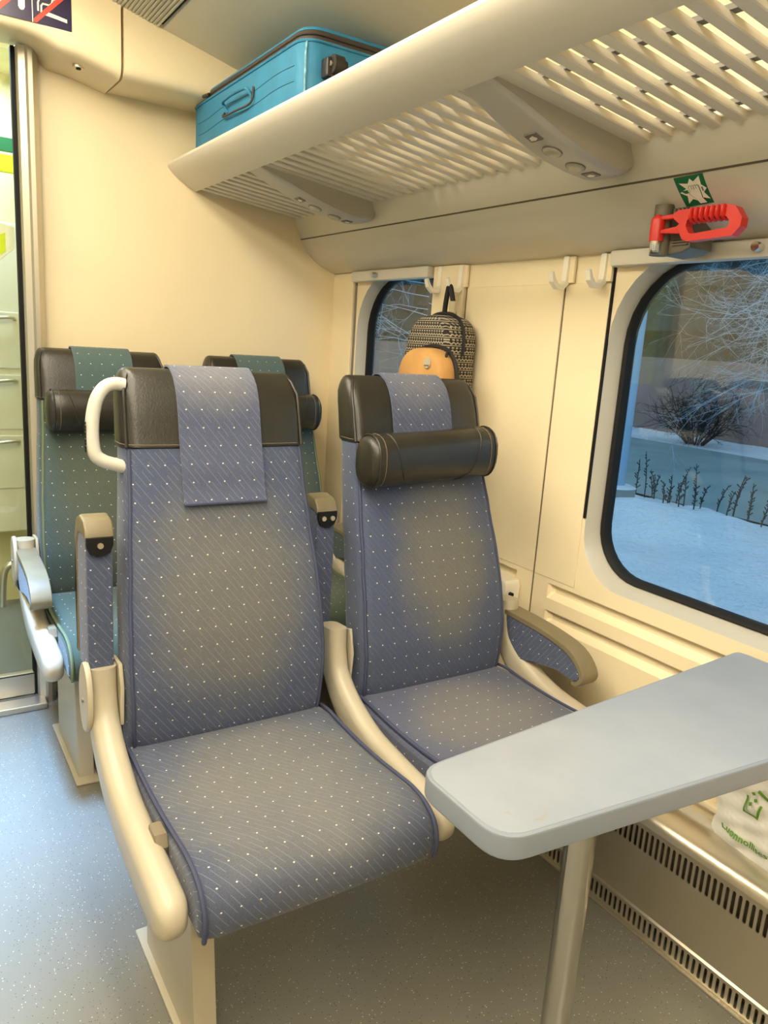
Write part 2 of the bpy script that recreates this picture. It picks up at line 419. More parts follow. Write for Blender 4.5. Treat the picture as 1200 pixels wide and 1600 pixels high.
# end wall, header box over the door, door column, door
ew = box('wall_end', .41, 1.50, YE, YE+.06, 0, 2.3, M_wall); struct(ew, 'cream end wall behind the last seats')
struct(box('wall_end_far', -1.5, -.42, YE, YE+.06, 0, 2.3, M_wall), 'cream end wall across the aisle')
hd = thing('door_header', 'cream boxed header along the top of the end wall', 'header', (.9, YE, 1.94)); hd['kind'] = 'structure'; del hd['category']
YH = 2.42
def header(name, xs, front_z, back_z, x_top):
    """xs with bottom z at the front edge and back edge; rounded front lower edge"""
    V = []; F = []; n = 7
    for x, fz, bz in zip(xs, front_z, back_z):
        V += [(x, YE, bz), (x, YH+.03, fz-.004), (x, YH+.012, fz+.002), (x, YH+.004, fz+.012), (x, YH, fz+.03), (x, YH, 2.32), (x, YE, 2.32)]
    for i in range(len(xs)-1):
        for k in range(n): F.append((i*n+k, i*n+(k+1) % n, (i+1)*n+(k+1) % n, (i+1)*n+k))
    F += [tuple(range(n))[::-1], tuple(range((len(xs)-1)*n, len(xs)*n))]
    return mk(name, V, F, M_wall, hd, 40)
header('header_panel', [.612, .85, 1.05, 1.30], [1.94, 1.94, 1.94, 1.94], [1.94, 1.94, 1.94, 1.94], 2.2)
header('header_panel', [-1.44, -.45, -.36, .352, .40, .44, .49, .604], [1.985, 1.985, 2.0, 2.0, 1.992, 1.975, 1.968, 1.938], [1.985, 1.985, 2.01, 2.01, 1.995, 1.965, 1.962, 1.936], 2.2)
lk = tube('lock', [(.505, 2.50, 1.966), (.505, 2.50, 1.955)], .016, M_steel, hd, 16)
tube('lock_core', [(.505, 2.50, 1.957), (.505, 2.50, 1.952)], .007, M_dark, lk, 12)
# door column
COLP = [(.352, YE), (.352, 2.575), (.357, 2.567), (.374, 2.56), (.380, 2.552), (.392, 2.552), (.397, 2.56), (.412, 2.59), (.412, YE)]
struct(prism('trim_5', COLP, 'z', 0, 2.0, M_alu, None, 0, 25), 'aluminium column at the side of the glass door')
struct(box('trim_6', -.412, -.352, 2.555, YE, 0, 2.0, M_alu, None, .006))
dr = bpy.data.objects.new('door_1', None); COL.objects.link(dr); dr.location = (0, 2.60, 0); WORLD[dr.name] = 1; struct(dr, 'glass sliding door to the vestibule')
prism('door_pane', [(-.345, .10), (.345, .10), (.345, 1.99), (-.345, 1.99)], 'y', 2.600, 2.606, M_doorglass, dr)
box('door_seal', .341, .352, 2.59, 2.615, .0, 2.0, M_dark, dr, .002)
box('bottom_rail', -.345, .345, 2.588, 2.616, .026, .104, M_alu, dr, .004)
box('rail_groove', -.345, .345, 2.5865, 2.60, .098, .101, M_dark, dr)
th = box('trim_7', -.42, .372, 2.51, 2.62, 0, .022, M_alu, None, .006); struct(th, 'aluminium threshold strip under the glass door')
box('threshold_groove', -.40, .36, 2.575, 2.58, .015, .0225, M_seam, th)

# ceiling: ribbed vent panels and smooth panels on both sides, flat middle
cl = thing('ceiling', 'pale sloping ceiling panels', 'x', (0, 0, 2.1)); cl['kind'] = 'structure'; del cl['category']
def strip(name, x0, z0, x1, z1, ya, yb, th_, m, parent):
    return prism(name, [(x0, z0), (x1, z1), (x1, z1+th_), (x0, z0+th_)], 'y', ya, yb, m, parent, .002)
for s in (1, -1):
    for ya, yb in ((1.24, 2.62), (-.2, 1.236), (-1.6, -.204), (Y0, -1.604)):
        strip('smooth_panel', s*.722, 2.088, s*1.32, 1.94, ya, yb, .02, M_ceil, cl)
    # ribbed panel
    bm = bmesh.new(); nr = 26
    for k in range(nr):
        a, b = k/nr, (k+.62)/nr
        xa, xb = .455+(.712-.455)*a, .455+(.712-.455)*b
        za, zb = 2.158+(2.090-2.158)*a, 2.158+(2.090-2.158)*b
        add_box(bm, min(s*xa, s*xb), max(s*xa, s*xb), Y0, 2.62, (za+zb)/2-.002, (za+zb)/2+.006)
    addmesh(bm, [(s*.45, Y0, 2.164), (s*.712, Y0, 2.096), (s*.712, 2.62, 2.096), (s*.45, 2.62, 2.164)], [(0, 1, 2, 3)])
    bmobj('ribbed_panel', bm, M_ceilrib, cl)
    strip('gap_strip', s*.708, 2.103, s*.728, 2.098, Y0, 2.62, .01, M_black, cl)
box('centre_panel', -.46, .46, Y0, 2.62, 2.20, 2.22, M_ceil, cl)
for s in (1, -1):
    a, b = sorted((s*.45, s*.46)); box('panel_edge', a, b, Y0, 2.62, 2.158, 2.20, M_ceil, cl)
M_diff = mat('lamp_diffuser', (250, 240, 215), .5, emit=((255, 241, 214), 13.0))
for s in (1, -1):
    t = thing('ceiling_lamp', 'long ceiling lamp over the %s of the aisle' % ('window seat side' if s > 0 else 'far side'), 'lamp', (s*.26, .2, 2.2))
    box('housing', s*.26-.10, s*.26+.10, -1.85, 2.25, 2.184, 2.20, M_lip, t, .004)
    box('diffuser', s*.26-.085, s*.26+.085, -1.82, 2.22, 2.100, 2.184, M_diff, t, .012)
t = thing('ceiling_downlight', 'square cool white ceiling lamp in front of the glass door', 'lamp', (0, 2.1, 2.2))
box('housing', -.14, .14, 1.88, 2.32, 2.186, 2.20, M_lip, t, .004)
# upper side wall behind the rack, opposite side wall with a window row, rear wall
struct(box('wall_upper', 1.31, 1.34, Y0, YE, 1.66, 2.0, M_wall))
struct(box('wall_left', -1.50, -1.44, Y0, YE, 0, .70, M_wall)); struct(box('wall_left_upper', -1.50, -1.44, Y0, YE, 1.48, 2.0, M_wall))
for a, b in ((2.4, YE), (1.25, 1.95), (-1.0, -.15), (Y0, -2.5)): struct(box('wall_left_pillar', -1.50, -1.44, a, b, .70, 1.48, M_wall))
for n_, (a, b) in enumerate(((1.95, 2.4), (-.15, 1.25), (-2.5, -1.0))):
    t = box('window_%d' % (n_+3), -1.475, -1.470, a, b, .70, 1.48, M_glass); struct(t, 'window on the far side of the aisle')
struct(box('wall_rear', -1.5, 1.5, Y0-.05, Y0, 0, 2.25, M_wall))

# heater cover along the wall: stainless sheet with two rows of slots
hc = thing('heater_cover', 'stainless steel heater cover with two rows of slots along the wall', 'heater', (1.38, .8, 0))
XF = 1.33
def slot_row(bm, y0, y1, z0, z1, sz0, sz1, pitch, sw):
    n = int(round((y1-y0)/pitch)); pitch = (y1-y0)/n
    for i in range(n):
        a, b = y0+i*pitch, y0+(i+1)*pitch; c = (a+b)/2; r = sw/2; m = 5
        hole = [(c-r*math.cos(PI*k/(m-1)), sz1-r+r*math.sin(PI*k/(m-1))) for k in range(m)]+[(c+r*math.cos(PI*k/(m-1)), sz0+r-r*math.sin(PI*k/(m-1))) for k in range(m)]
        out = [(a+(b-a)*k/(m-1), z1) for k in range(m)]+[(b+(a-b)*k/(m-1), z0) for k in range(m)]
        N = 2*m
        V = [(XF, p, q) for p, q in hole]+[(XF, p, q) for p, q in out]+[(XF+.003, p, q) for p, q in hole]
        F = [(k, (k+1) % N, N+(k+1) % N, N+k) for k in range(N)]+[(k, 2*N+k, 2*N+(k+1) % N, (k+1) % N) for k in range(N)]
        addmesh(bm, V, F)
bm = bmesh.new(); HY0, HY1 = Y0+1.2, 2.50
slot_row(bm, HY0, HY1, .185, .258, .196, .248, .0139, .0078)
slot_row(bm, HY0, HY1, .006, .052, .010, .046, .0139, .0068)
quad(bm, XF, HY0, HY1, .06, .185)
addmesh(bm, [(XF, HY0, .06), (XF, HY1, .06), (XF-.004, HY1, .056), (XF-.004, HY0, .056), (XF-.004, HY1, .052), (XF-.004, HY0, .052), (XF, HY0, .052), (XF, HY1, .052)], [(0, 1, 2, 3), (3, 2, 4, 5), (5, 4, 7, 6)])
top = [(XF, .258), (XF+.002, .268), (XF+.008, .277), (XF+.018, .283), (XF+.05, .288), (XF+.085, .284), (XW-.029, .280)]
V = [(x, y, z) for y in (HY0, HY1) for x, z in top]; n = len(top)
addmesh(bm, V, [(k, k+1, n+k+1, n+k) for k in range(n-1)])
quad(bm, XF, HY0, HY1, 0, .006)
bmobj('slotted_sheet', bm, M_steel, hc, 30)
M_inner = mat('heater_fins', (92, 84, 70), .5, metal=.6)
box('heating_element', XF+.018, XF+.06, HY0+.02, HY1-.02, .02, .232, M_inner, hc)
box('floor_skirt', XF-.010, XF, HY0, HY1, 0, .006, M_steel, hc, .002)
# ------------------------------------------------------------------ seats
def interp(tab, z):
    if z <= tab[0][0]: return tab[0][1]
    for (a, va), (b, vb) in zip(tab, tab[1:]):
        if z <= b:
            t = (z-a)/(b-a); t = t*t*(3-2*t)*.35+t*.65
            return va+(vb-va)*t
    return tab[-1][1]
FRONT = [(.40, .022), (.47, .000), (.56, -.006), (.66, .008), (.76, .032), (.86, .062), (.96, .090), (1.06, .116), (1.18, .146)]
HALF = [(.40, .196), (.46, .209), (.60, .213), (.72, .209), (.84, .200), (.94, .192), (1.02, .1885), (1.18, .186)]
THICK = [(.40, .08), (.6, .105), (.9, .10), (1.05, .085), (1.18, .078)]
REC = 0.0
def yfr(z): return interp(FRONT, z)+REC*(z-.45)
def section(z, grow=0.0, inset=0.0, nc=5, bul=.010):
    """closed outline at height z, starting at the middle of the back, going round; returns (x,y) list and arc u"""
    hw = interp(HALF, z)+grow-inset*.55; yf = yfr(z)-grow+inset; yb = yfr(z)+interp(THICK, z)+grow-inset
    r = min(.030, (yb-yf)*.45); pts = []
    def arc(cx, cy, a0, a1):
        for k in range(nc+1):
            t = math.radians(a0+(a1-a0)*k/nc); pts.append((cx+r*math.cos(t), cy+r*math.sin(t)))
    pts.append((0, yb)); arc(-hw+r, yb-r, 90, 180); arc(-hw+r, yf+r, 180, 270)
    for k in range(1, 10):
        q = k/10; x = (-hw+r)+(2*hw-2*r)*q; pts.append((x, yf-bul*0+.0-.006*math.sin(PI*q)))
    arc(hw-r, yf+r, 270, 360); arc(hw-r, yb-r, 0, 90); pts.append((0, yb))
    return pts
def loft_z(name, zs, material, parent, grow=0, insets=None, captop=True, capbot=True):
    secs = [section(z, grow, (insets[i] if insets else 0)) for i, z in enumerate(zs)]
    n = len(secs[0]); V = []; us = []
    for z, s in zip(zs, secs):
        V += [(x, y, z) for x, y in s]
        u = [0]
        for a, b in zip(s, s[1:]): u.append(u[-1]+math.hypot(b[0]-a[0], b[1]-a[1]))
        mid = u[len(u)//2]; us.append([q-mid for q in u])
    F = []; U = []
    vv = [0]
    for i in range(1, len(zs)): vv.append(vv[-1]+math.hypot(zs[i]-zs[i-1], secs[i][n//2][1]-secs[i-1][n//2][1]))
    off = zs[0]
    for i in range(len(zs)-1):
        for k in range(n-1):
            F.append((i*n+k, i*n+k+1, (i+1)*n+k+1, (i+1)*n+k))
            U.append([(us[i][k], vv[i]+off), (us[i][k+1], vv[i]+off), (us[i+1][k+1], vv[i+1]+off), (us[i+1][k], vv[i+1]+off)])
    if captop:
        b = (len(zs)-1)*n; F.append(tuple(b+k for k in range(n-1))); U.append([(V[b+k][0], V[b+k][1]) for k in range(n-1)])
    if capbot: F.append(tuple(k for k in range(n-1))[::-1]); U.append([(V[k][0], V[k][1]) for k in range(n-1)][::-1])
    return mk(name, V, F, material, parent, 50, U)

def cushion(parent, material, pipe):
    prof = [(.035, .37), (.030, .44), (.02, .452), (-.02, .455), (-.08, .450), (-.16, .446), (-.24, .447), (-.30, .451), (-.345, .453), (-.385, .447), (-.412, .432), (-.427, .410), (-.431, .382), (-.426, .358), (-.412, .347), (-.37, .350), (-.2, .366)]
    cx, cy = -.21, .41
    hw = .219
    xs = [(-hw, .030), (-hw+.004, .016), (-hw+.012, .006), (-hw+.028, 0), (-.1, -.002), (0, -.004), (.1, -.002), (hw-.028, 0), (hw-.012, .006), (hw-.004, .016), (hw, .030)]
    V = []; n = len(prof); arc = [0]
    for a, b in zip(prof, prof[1:]): arc.append(arc[-1]+math.hypot(b[0]-a[0], b[1]-a[1]))
    for x, ins in xs:
        for i, (y, z) in enumerate(prof):
            a, b = prof[i-1], prof[(i+1) % n]; t = Vector((b[0]-a[0], b[1]-a[1])).normalized(); nn = Vector((-t.y, t.x))
            s = 1 if (nn.x*(y-cx)+nn.y*(z-cy)) > 0 else -1
            k = .6
            V.append((x, y-s*nn.x*ins*k, z-s*nn.y*ins*k))
    F = []; U = []
    for i in range(len(xs)-1):
        for k in range(n):
            k2 = (k+1) % n
            F.append((i*n+k, i*n+k2, (i+1)*n+k2, (i+1)*n+k))
            va, vb = -arc[k], -(arc[k2] if k2 else arc[-1]+.2)
            U.append([(xs[i][0], va), (xs[i][0], vb), (xs[i+1][0], vb), (xs[i+1][0], va)])
    for b in (0, (len(xs)-1)*n):
        F.append(tuple(range(b, b+n))); U.append([(V[k][1], V[k][2]) for k in range(b, b+n)])
    o = mk('seat_cushion', V, F, material, parent, 50, U)
    for s in (-1, 1):
        tube('piping', smooth_path([(s*(hw-.006), y, z-.0005) for y, z in prof[1:14]], 3), .0042, pipe, o, 6)
    return o
def sweep_rr(name, path, w, hs, material, parent, x, r=.024):
    """rounded-rectangle bar, width w along x, height hs normal to the yz path"""
    P = smooth_path([(0, a, b) for a, b in path], 5); n = len(P); V = []; F = []
    hh = [interp2(hs, i/(n-1)) for i in range(n)]
    caps = []
    seclen = None
    def ring(p, t, h, wid):
        nn = Vector((0, -t.z, t.y)); out = []
        for a, b in rrect(-wid/2, wid/2, -h/2, h/2, min(r, h*.45, wid*.45), 4): out.append(Vector((x+a, 0, 0))+p+nn*b)
        return out
    rings = []
    for i in range(n):
        t = (P[min(i+1, n-1)]-P[max(i-1, 0)]).normalized(); rings.append(ring(P[i], t, hh[i], w))
    t = (P[-1]-P[-2]).normalized(); h = hh[-1]
    for k in range(1, 6):
        a = k/5*PI/2; rings.append(ring(P[-1]+t*math.sin(a)*h*.42, t, h*max(.12, math.cos(a)), w*(.30+.70*math.cos(a))))
    m = len(rings[0])
    for q in rings: V += q
    for i in range(len(rings)-1):
        for k in range(m): F.append((i*m+k, i*m+(k+1) % m, (i+1)*m+(k+1) % m, (i+1)*m+k))
    F += [tuple(range(m))[::-1], tuple(range((len(rings)-1)*m, len(rings)*m))]
    return mk(name, V, F, material, parent, 45)
def interp2(tab, t):
    for (a, va), (b, vb) in zip(tab, tab[1:]):
        if t <= b: return va+(vb-va)*(t-a)/(b-a)
    return tab[-1][1]

def uvbox(o, k=1.0):
    """box-projected UVs in metres for fabric parts built with bmesh"""
    me = o.data; l = me.uv_layers.new(name='UVMap') if not me.uv_layers else me.uv_layers[0]
    for p in me.polygons:
        nx, ny, nz = abs(p.normal.x), abs(p.normal.y), abs(p.normal.z)
        for li in p.loop_indices:
            c = me.vertices[me.loops[li].vertex_index].co
            l.data[li].uv = (c.y, c.z) if nx >= max(ny, nz) else ((c.x, c.z) if ny >= nz else (c.x, c.y))
    return o
def arm_down(parent, x, fab, pad):
    body = [(.10, .584), (.0, .581), (-.10, .575), (-.175, .563), (-.212, .545), (-.232, .520), (-.228, .506), (-.212, .500), (-.16, .506), (-.08, .494), (.0, .476), (.10, .462)]
    b = uvbox(prism('armrest', body, 'x', x-.024, x+.024, fab, parent, .0))
    up = [(.10, .583), (.0, .580), (-.10, .574), (-.175, .562), (-.212, .544), (-.233, .519), (-.226, .503), (-.213, .499)]
    out = [(.10, .596), (.0, .594), (-.10, .588), (-.18, .575), (-.222, .554), (-.246, .522), (-.240, .500), (-.224, .490), (-.210, .492)]
    q2 = lambda L: [(v.y, v.z) for v in smooth_path([(0, a, c) for a, c in L], 3)]
    prism('arm_pad', q2(out)+q2(up)[::-1], 'x', x-.027, x+.027, pad, b, .003)
    return b
def arm_up(parent, x, fab, pad, bolts=1, dy=.03):
    body = [(.012, .605), (.088, .605), (.094, .74), (.092, .84), (.080, .878), (.060, .890), (.030, .888), (.018, .87), (.012, .80)]
    body = [(a+dy, c) for a, c in body]
    b = uvbox(prism('armrest', body, 'x', x-.024, x+.024, fab, parent, .006))
    cap = [(.010, .866), (.012, .884), (.026, .900), (.060, .906), (.088, .895), (.104, .86), (.108, .76), (.104, .62), (.093, .62), (.096, .76), (.09, .85), (.07, .868), (.04, .872)]
    cap = [(a+dy, c) for a, c in cap]
    prism('arm_pad', cap, 'x', x-.0265, x+.0265, pad, b, .006)
    prism('end_tab', [(x-.024, .872), (x-.024, .856), (x-.018, .842), (x-.006, .836), (x+.006, .836), (x+.018, .842), (x+.024, .856), (x+.024, .872)], 'y', dy+.006, dy+.014, M_dark, b, .002)
    for q in ([0] if bolts == 1 else [-.011, .011]):
        tube('bolt', [(x+q, dy+.008, .857), (x+q, dy+.002, .857)], .0055, M_steel, b, 10)
    return b
def pillow(parent, tilt=0, z=.998, dx=0, dz=0):
    L = .183; yc = yfr(z)-.048; V = []; F = []; n = 20
    st = [(-L, .05), (-L+.003, .75), (-L+.010, .92), (-L+.022, 1.0), (-.13, 1.01), (-.07, 1.0), (0, .985), (.07, 1.0), (.13, 1.01), (L-.022, 1.0), (L-.010, .92), (L-.003, .75), (L, .05)]
    def pt(x, k, a):
        c, s = math.cos(a), math.sin(a)
        ex = math.copysign(abs(c)**.85, c)*.052*k; ez = math.copysign(abs(s)**.8, s)*.060*k
        return (x+dx, yc+ex*(1 if c < 0 else .8), z+dz+ez+math.tan(tilt)*x)
    for x, k in st: V += [pt(x, k, 2*PI*j/n) for j in range(n)]
    for i in range(len(st)-1):
        for j in range(n): F.append((i*n+j, i*n+(j+1) % n, (i+1)*n+(j+1) % n, (i+1)*n+j))
    F += [tuple(range(n))[::-1], tuple(range((len(st)-1)*n, len(st)*n))]
    o = mk('neck_pillow', V, F, M_leather, parent, 60)
    for s in (-1, 1):
        tube('end_seam', [pt(s*(L-.018), 1.01, 2*PI*j/24) for j in range(24)], .0022, M_pipe_l, o, 5, True)
        tube('stitching', [pt(s*(L-.034), 1.012, 2*PI*j/24) for j in range(24)], .0009, M_stitch, o, 4, True)
        tube('panel_seam', [pt(s*(.125-.055*(q/10)**2*1.0), 1.012, math.radians(95+16*q)) for q in range(11)], .0016, M_pipe_l, o, 5)
    return o
def seat(name, label, cx, Y, blue=True, fine=False, has_pillow=False, group=None, aisle=True, arm='up', centre_arm=False, wall_arm=None, tilt=0, lowcloth=False, mirror=False, pdx=0, pdz=0, rec=0.0):
    global REC
    REC = rec
    t = thing(name, label, 'train seat', (cx, Y, 0), group, local=True)
    fb = (M_fb_back2 if fine else M_fb_back) if blue else M_fg_back
    fs = (M_fb_seat2 if fine else M_fb_seat) if blue else M_fg_seat
    fp = M_fb_plain if blue else M_fg_plain; fc = M_fb_cloth if blue else M_fg_cloth
    pipe = M_pipe_b if blue else M_pipe_g
    zs = [.395, .402, .42]+[.45+.03*i for i in range(20)]+[1.035]
    ins = [.03, .012, .003]+[0]*(len(zs)-3)
    b = loft_z('backrest', zs, fb, t, 0, ins)
    for s in (-1, 1):
        pth = []
        for z in [.43+.03*i for i in range(20)]+[1.02]:
            pth.append((s*(interp(HALF, z)-.0085), yfr(z)+.0085-.0015, z))
        tube('piping', pth, .004, pipe, b, 6)
    zz = [1.022, 1.026, 1.05, 1.08, 1.11, 1.135, 1.150, 1.160, 1.167, 1.171, 1.1725]
    ii = [.004, 0, 0, 0, 0, .002, .007, .013, .021, .030, .040]
    h = loft_z('headrest_cover', zz, M_leather, t, .0035, ii)
    tube('stitching', [(x, y-.0008, 1.030) for x, y in section(1.03, .0037)[6:24]], .0009, M_stitch, h, 4)
    for s in (-1, 1):
        pth = [(s*(interp(HALF, z)-.004), yfr(z)+.004, z) for z in (1.025, 1.06, 1.10, 1.13)]+[(s*(interp(HALF, 1.15)-.012), yfr(1.15)+.014, 1.156), (s*(interp(HALF, 1.16)-.024), yfr(1.16)+.034, 1.170)]
        tube('piping', pth, .0032, M_pipe_l, h, 6)
    # cloth draped over the headrest
    zb = .918 if not has_pillow else .985
    path = [(yfr(1.05)+.105, 1.05), (yfr(1.10)+.096, 1.10), (yfr(1.15)+.080, 1.152), (yfr(1.17)+.062, 1.176), (yfr(1.17)+.036, 1.180), (yfr(1.17)+.014, 1.171), (yfr(1.15)-.006, 1.150)]
    z = 1.12
    while z > zb: path.append((yfr(z)-.0135, z)); z -= .035
    path.append((yfr(zb)-(.016 if not has_pillow else .011), zb))
    PP = smooth_path([(0, a, c) for a, c in path], 3); hw = .086; V = []; F = []; U = []; n = len(PP); acc = 0
    cols = [-1, -.5, 0, .5, 1]
    for layer in (0, 1):
        for i, p in enumerate(PP):
            tt = (PP[min(i+1, n-1)]-PP[max(i-1, 0)]).normalized(); nn = Vector((0, tt.z, -tt.y))
            for c in cols: V.append(p+nn*(-.004*layer-.001*(1-abs(c))*0)+Vector((c*hw, 0, 0)))
    m = len(cols); L = [0]
    for a, c in zip(PP, PP[1:]): L.append(L[-1]+(c-a).length)
    for layer in (0, 1):
        o_ = layer*n*m
        for i in range(n-1):
            for k in range(m-1):
                F.append((o_+i*m+k, o_+i*m+k+1, o_+(i+1)*m+k+1, o_+(i+1)*m+k)); U.append([(cols[k]*hw, -L[i]), (cols[k+1]*hw, -L[i]), (cols[k+1]*hw, -L[i+1]), (cols[k]*hw, -L[i+1])])
    e = n*m
    for i in range(n-1):
        for k in (0, m-1): F.append((i*m+k, (i+1)*m+k, e+(i+1)*m+k, e+i*m+k)); U.append([(0, -L[i]), (0, -L[i+1]), (.004, -L[i+1]), (.004, -L[i])])
    for i in (0, n-1):
        for k in range(m-1): F.append((i*m+k, i*m+k+1, e+i*m+k+1, e+i*m+k)); U.append([(cols[k]*hw, 0), (cols[k+1]*hw, 0), (cols[k+1]*hw, .004), (cols[k]*hw, .004)])
    cloth = mk('headrest_cloth', V, F, fc, t, 60, U)
    if not has_pillow:
        box('hem', -hw-.001, hw+.001, yfr(zb)-.0185, yfr(zb)-.010, zb-.003, zb+.002, M_pipe_b, cloth, .0015)
    cushion(t, fs, pipe)
    if has_pillow: pillow(t, tilt, dx=pdx, dz=pdz)
    sx = 1 if not mirror else -1
    # side frames (local x): aisle or centre frame at -0.262, wall frame at +0.258
    path = [(.062, .615), (.055, .555), (.030, .500), (-.030, .450), (-.12, .412), (-.23, .396), (-.33, .388), (-.375, .386)]
    fx = -.250*sx if aisle else -.262*sx
    w_ = .052 if aisle else .044
    fr = sweep_rr('side_frame', path, w_, [(0, .075), (.25, .07), (.5, .085), (.8, .088), (1, .080)], M_frame, t, fx)
    if aisle:
        o1 = fx-(w_/2+.006)*sx
        el = [(.045+.040*math.cos(2*PI*k/20), .560+.070*math.sin(2*PI*k/20)) for k in range(20)]
        a0, a1 = sorted((o1-.004*sx, o1+.008*sx)); pc = prism('pivot_cover', el, 'x', a0, a1, M_frame, t, .004)
        tube('screw', [(o1-.003*sx, .045, .555), (o1-.0065*sx, .045, .555)], .005, M_lever, pc, 8)
        ip = fx+.030*sx; prism('pivot_plate', [(.02, .50), (.08, .50), (.085, .62), (.03, .622), (.015, .58)], 'x', ip-.004, ip+.004, M_frame, t, .002)
        lv = prism('recline_lever', [(-.262, .385), (-.232, .380), (-.222, .424), (-.230, .446), (-.266, .446), (-.276, .426)], 'x', fx+.020*sx-.011, fx+.020*sx+.011, M_lever, t, .004)
    else:
        prism('pivot_plate', [(.02, .50), (.08, .50), (.085, .60), (.03, .615), (.015, .56)], 'x', fx+.028*sx-.003, fx+.028*sx+.003, M_frame, t, .002)
    if aisle:
        (arm_up if arm == 'up' else arm_down)(t, fx-.002*sx, fp, M_leather2)
    elif centre_arm:
        arm_up(t, fx-.004*sx, fp, M_leather2, 2, .10)
    if not aisle:
        sweep_rr('side_frame', path, .05, [(0, .075), (.25, .07), (.5, .085), (.8, .088), (1, .080)], M_frame, t, .258*sx)
        if wall_arm: arm_down(t, .262*sx, fp, M_leather2)
    # support under the seat
    if aisle:
        lx = -.160*sx
        leg = prism('pedestal_leg', [(-.30, .004), (.0, .004), (.0, .33), (-.26, .33)], 'x', lx-.020, lx+.022, M_frame, t, .003)
        box('base_plate', lx-.032, lx+.03, -.335, .045, 0, .007, M_frame, t, .003)
    box('cross_beam', -.20, .20, -.28, -.02, .325, .37, M_brkt, t, .006)
    if not aisle:
        a0, a1 = sorted((.20*sx, .36*sx)); box('wall_bracket', a0, a1, -.26, -.06, .30, .352, M_brkt, t, .006)
        a0, a1 = sorted((-.29*sx, -.19*sx)); box('link_beam', a0, a1, -.26, -.04, .33, .366, M_brkt, t, .004)
    return t
CA, CWN = .555, 1.078
s1 = seat('aisle_seat', 'blue dotted train seat nearest the camera, with white grab handle and raised armrest', CA, 1.36, True, False, False)
s2 = seat('window_seat', 'blue dotted train seat with black neck pillow beside the window wall', CWN, 1.36, True, True, True, aisle=False, centre_arm=True, wall_arm=True, tilt=.05, pdx=-.02, rec=.05)
s3 = seat('aisle_seat', 'green dotted train seat with lowered armrest next to the glass door', CA, 2.34, False, False, True, arm='down')
s4 = seat('window_seat', 'green dotted train seat at end wall half hidden between the blue seats', CWN, 2.34, False, False, True, aisle=False, centre_arm=True, wall_arm=True)
# grab handle on the near aisle seat (printed marking on its outer face)
gp = [(-.178, .150, 1.140), (-.196, .150, 1.142), (-.214, .147, 1.136), (-.230, .142, 1.116), (-.239, .138, 1.085), (-.242, .134, 1.055), (-.242, .130, 1.028), (-.237, .127, 1.008), (-.222, .125, .997), (-.200, .125, .990), (-.175, .125, .982)]
gh = tube('grab_handle', smooth_path(gp, 4), .0128, M_handle, s1, 12); gh['label'] = 'white tubular grab handle'
for k in range(9):
    z = 1.070-.0065*k; box('printed_mark', -.2558, -.2545, .127-.0004*k, .136-.0004*k, z-.0026-.001*(k % 2), z+.002, M_dark, gh)
# same seats across the aisle (they show as reflections in the window)
seat('aisle_seat', 'green dotted train seat across the aisle, aisle side', -CA, 2.34, False, False, True, mirror=True, arm='down')
seat('window_seat', 'green dotted train seat across the aisle, window side', -CWN, 2.34, False, False, True, aisle=False, centre_arm=True, mirror=True)
# ------------------------------------------------------------------ table
t = thing('folding_table', 'grey laminate wall table with rounded aisle end on a steel post', 'table', (.814, .656, 0))
def tp(grow=0):
    y = lambda x: .0855+.0849*(x-.575)
    raw = [(.568, .595), (.575, .572), (.600, .5665), (1.405, .4985), (1.414, .505), (1.414, .800), (1.404, .8130), (.610, .7475), (.580, .738), (.568, .715)]
    return raw
def round_poly(poly, r, n=5):
    out = []; N = len(poly)
    for i in range(N):
        p0, p, p2 = Vector(poly[i-1]), Vector(poly[i]), Vector(poly[(i+1) % N])
        a = (p0-p); b = (p2-p); la, lb = a.length, b.length; a.normalize(); b.normalize(); q = min(r[i], la*.48, lb*.48)
        A, B = p+a*q, p+b*q
        for k in range(n+1):
            s = k/n; out.append(tuple(A*(1-s)**2+p*2*s*(1-s)+B*s*s))
    return out
TP = round_poly([(.568, .567), (1.412, .4985), (1.412, .8135), (.568, .744)], [.045, .01, .02, .04], 7)
tt = prism('table_top', TP, 'z', .656, .690, M_table_edge, t, .004, 40)
TPi = round_poly([(.5735, .5725), (1.408, .504), (1.408, .8085), (.5735, .7385)], [.042, .01, .02, .037], 7)
prism('laminate_surface', TPi, 'z', .6885, .6905, M_table, tt, .0004, 40)
tube('post', [(.814, .656, 0), (.814, .656, .657)], .0225, M_pole, t, 32)
bm = bmesh.new(); add_tube(bm, [(.814, .656, .0), (.814, .656, .006), (.814, .656, .010)], [.06, .06, .05], 32); bmobj('foot_flange', bm, M_steel, t, 40)
box('mount_plate', .75, .878, .60, .712, .648, .657, M_grey, t, .003)
box('wall_bracket', 1.37, XW-.001, .58, .73, .60, .656, M_grey, t, .006)

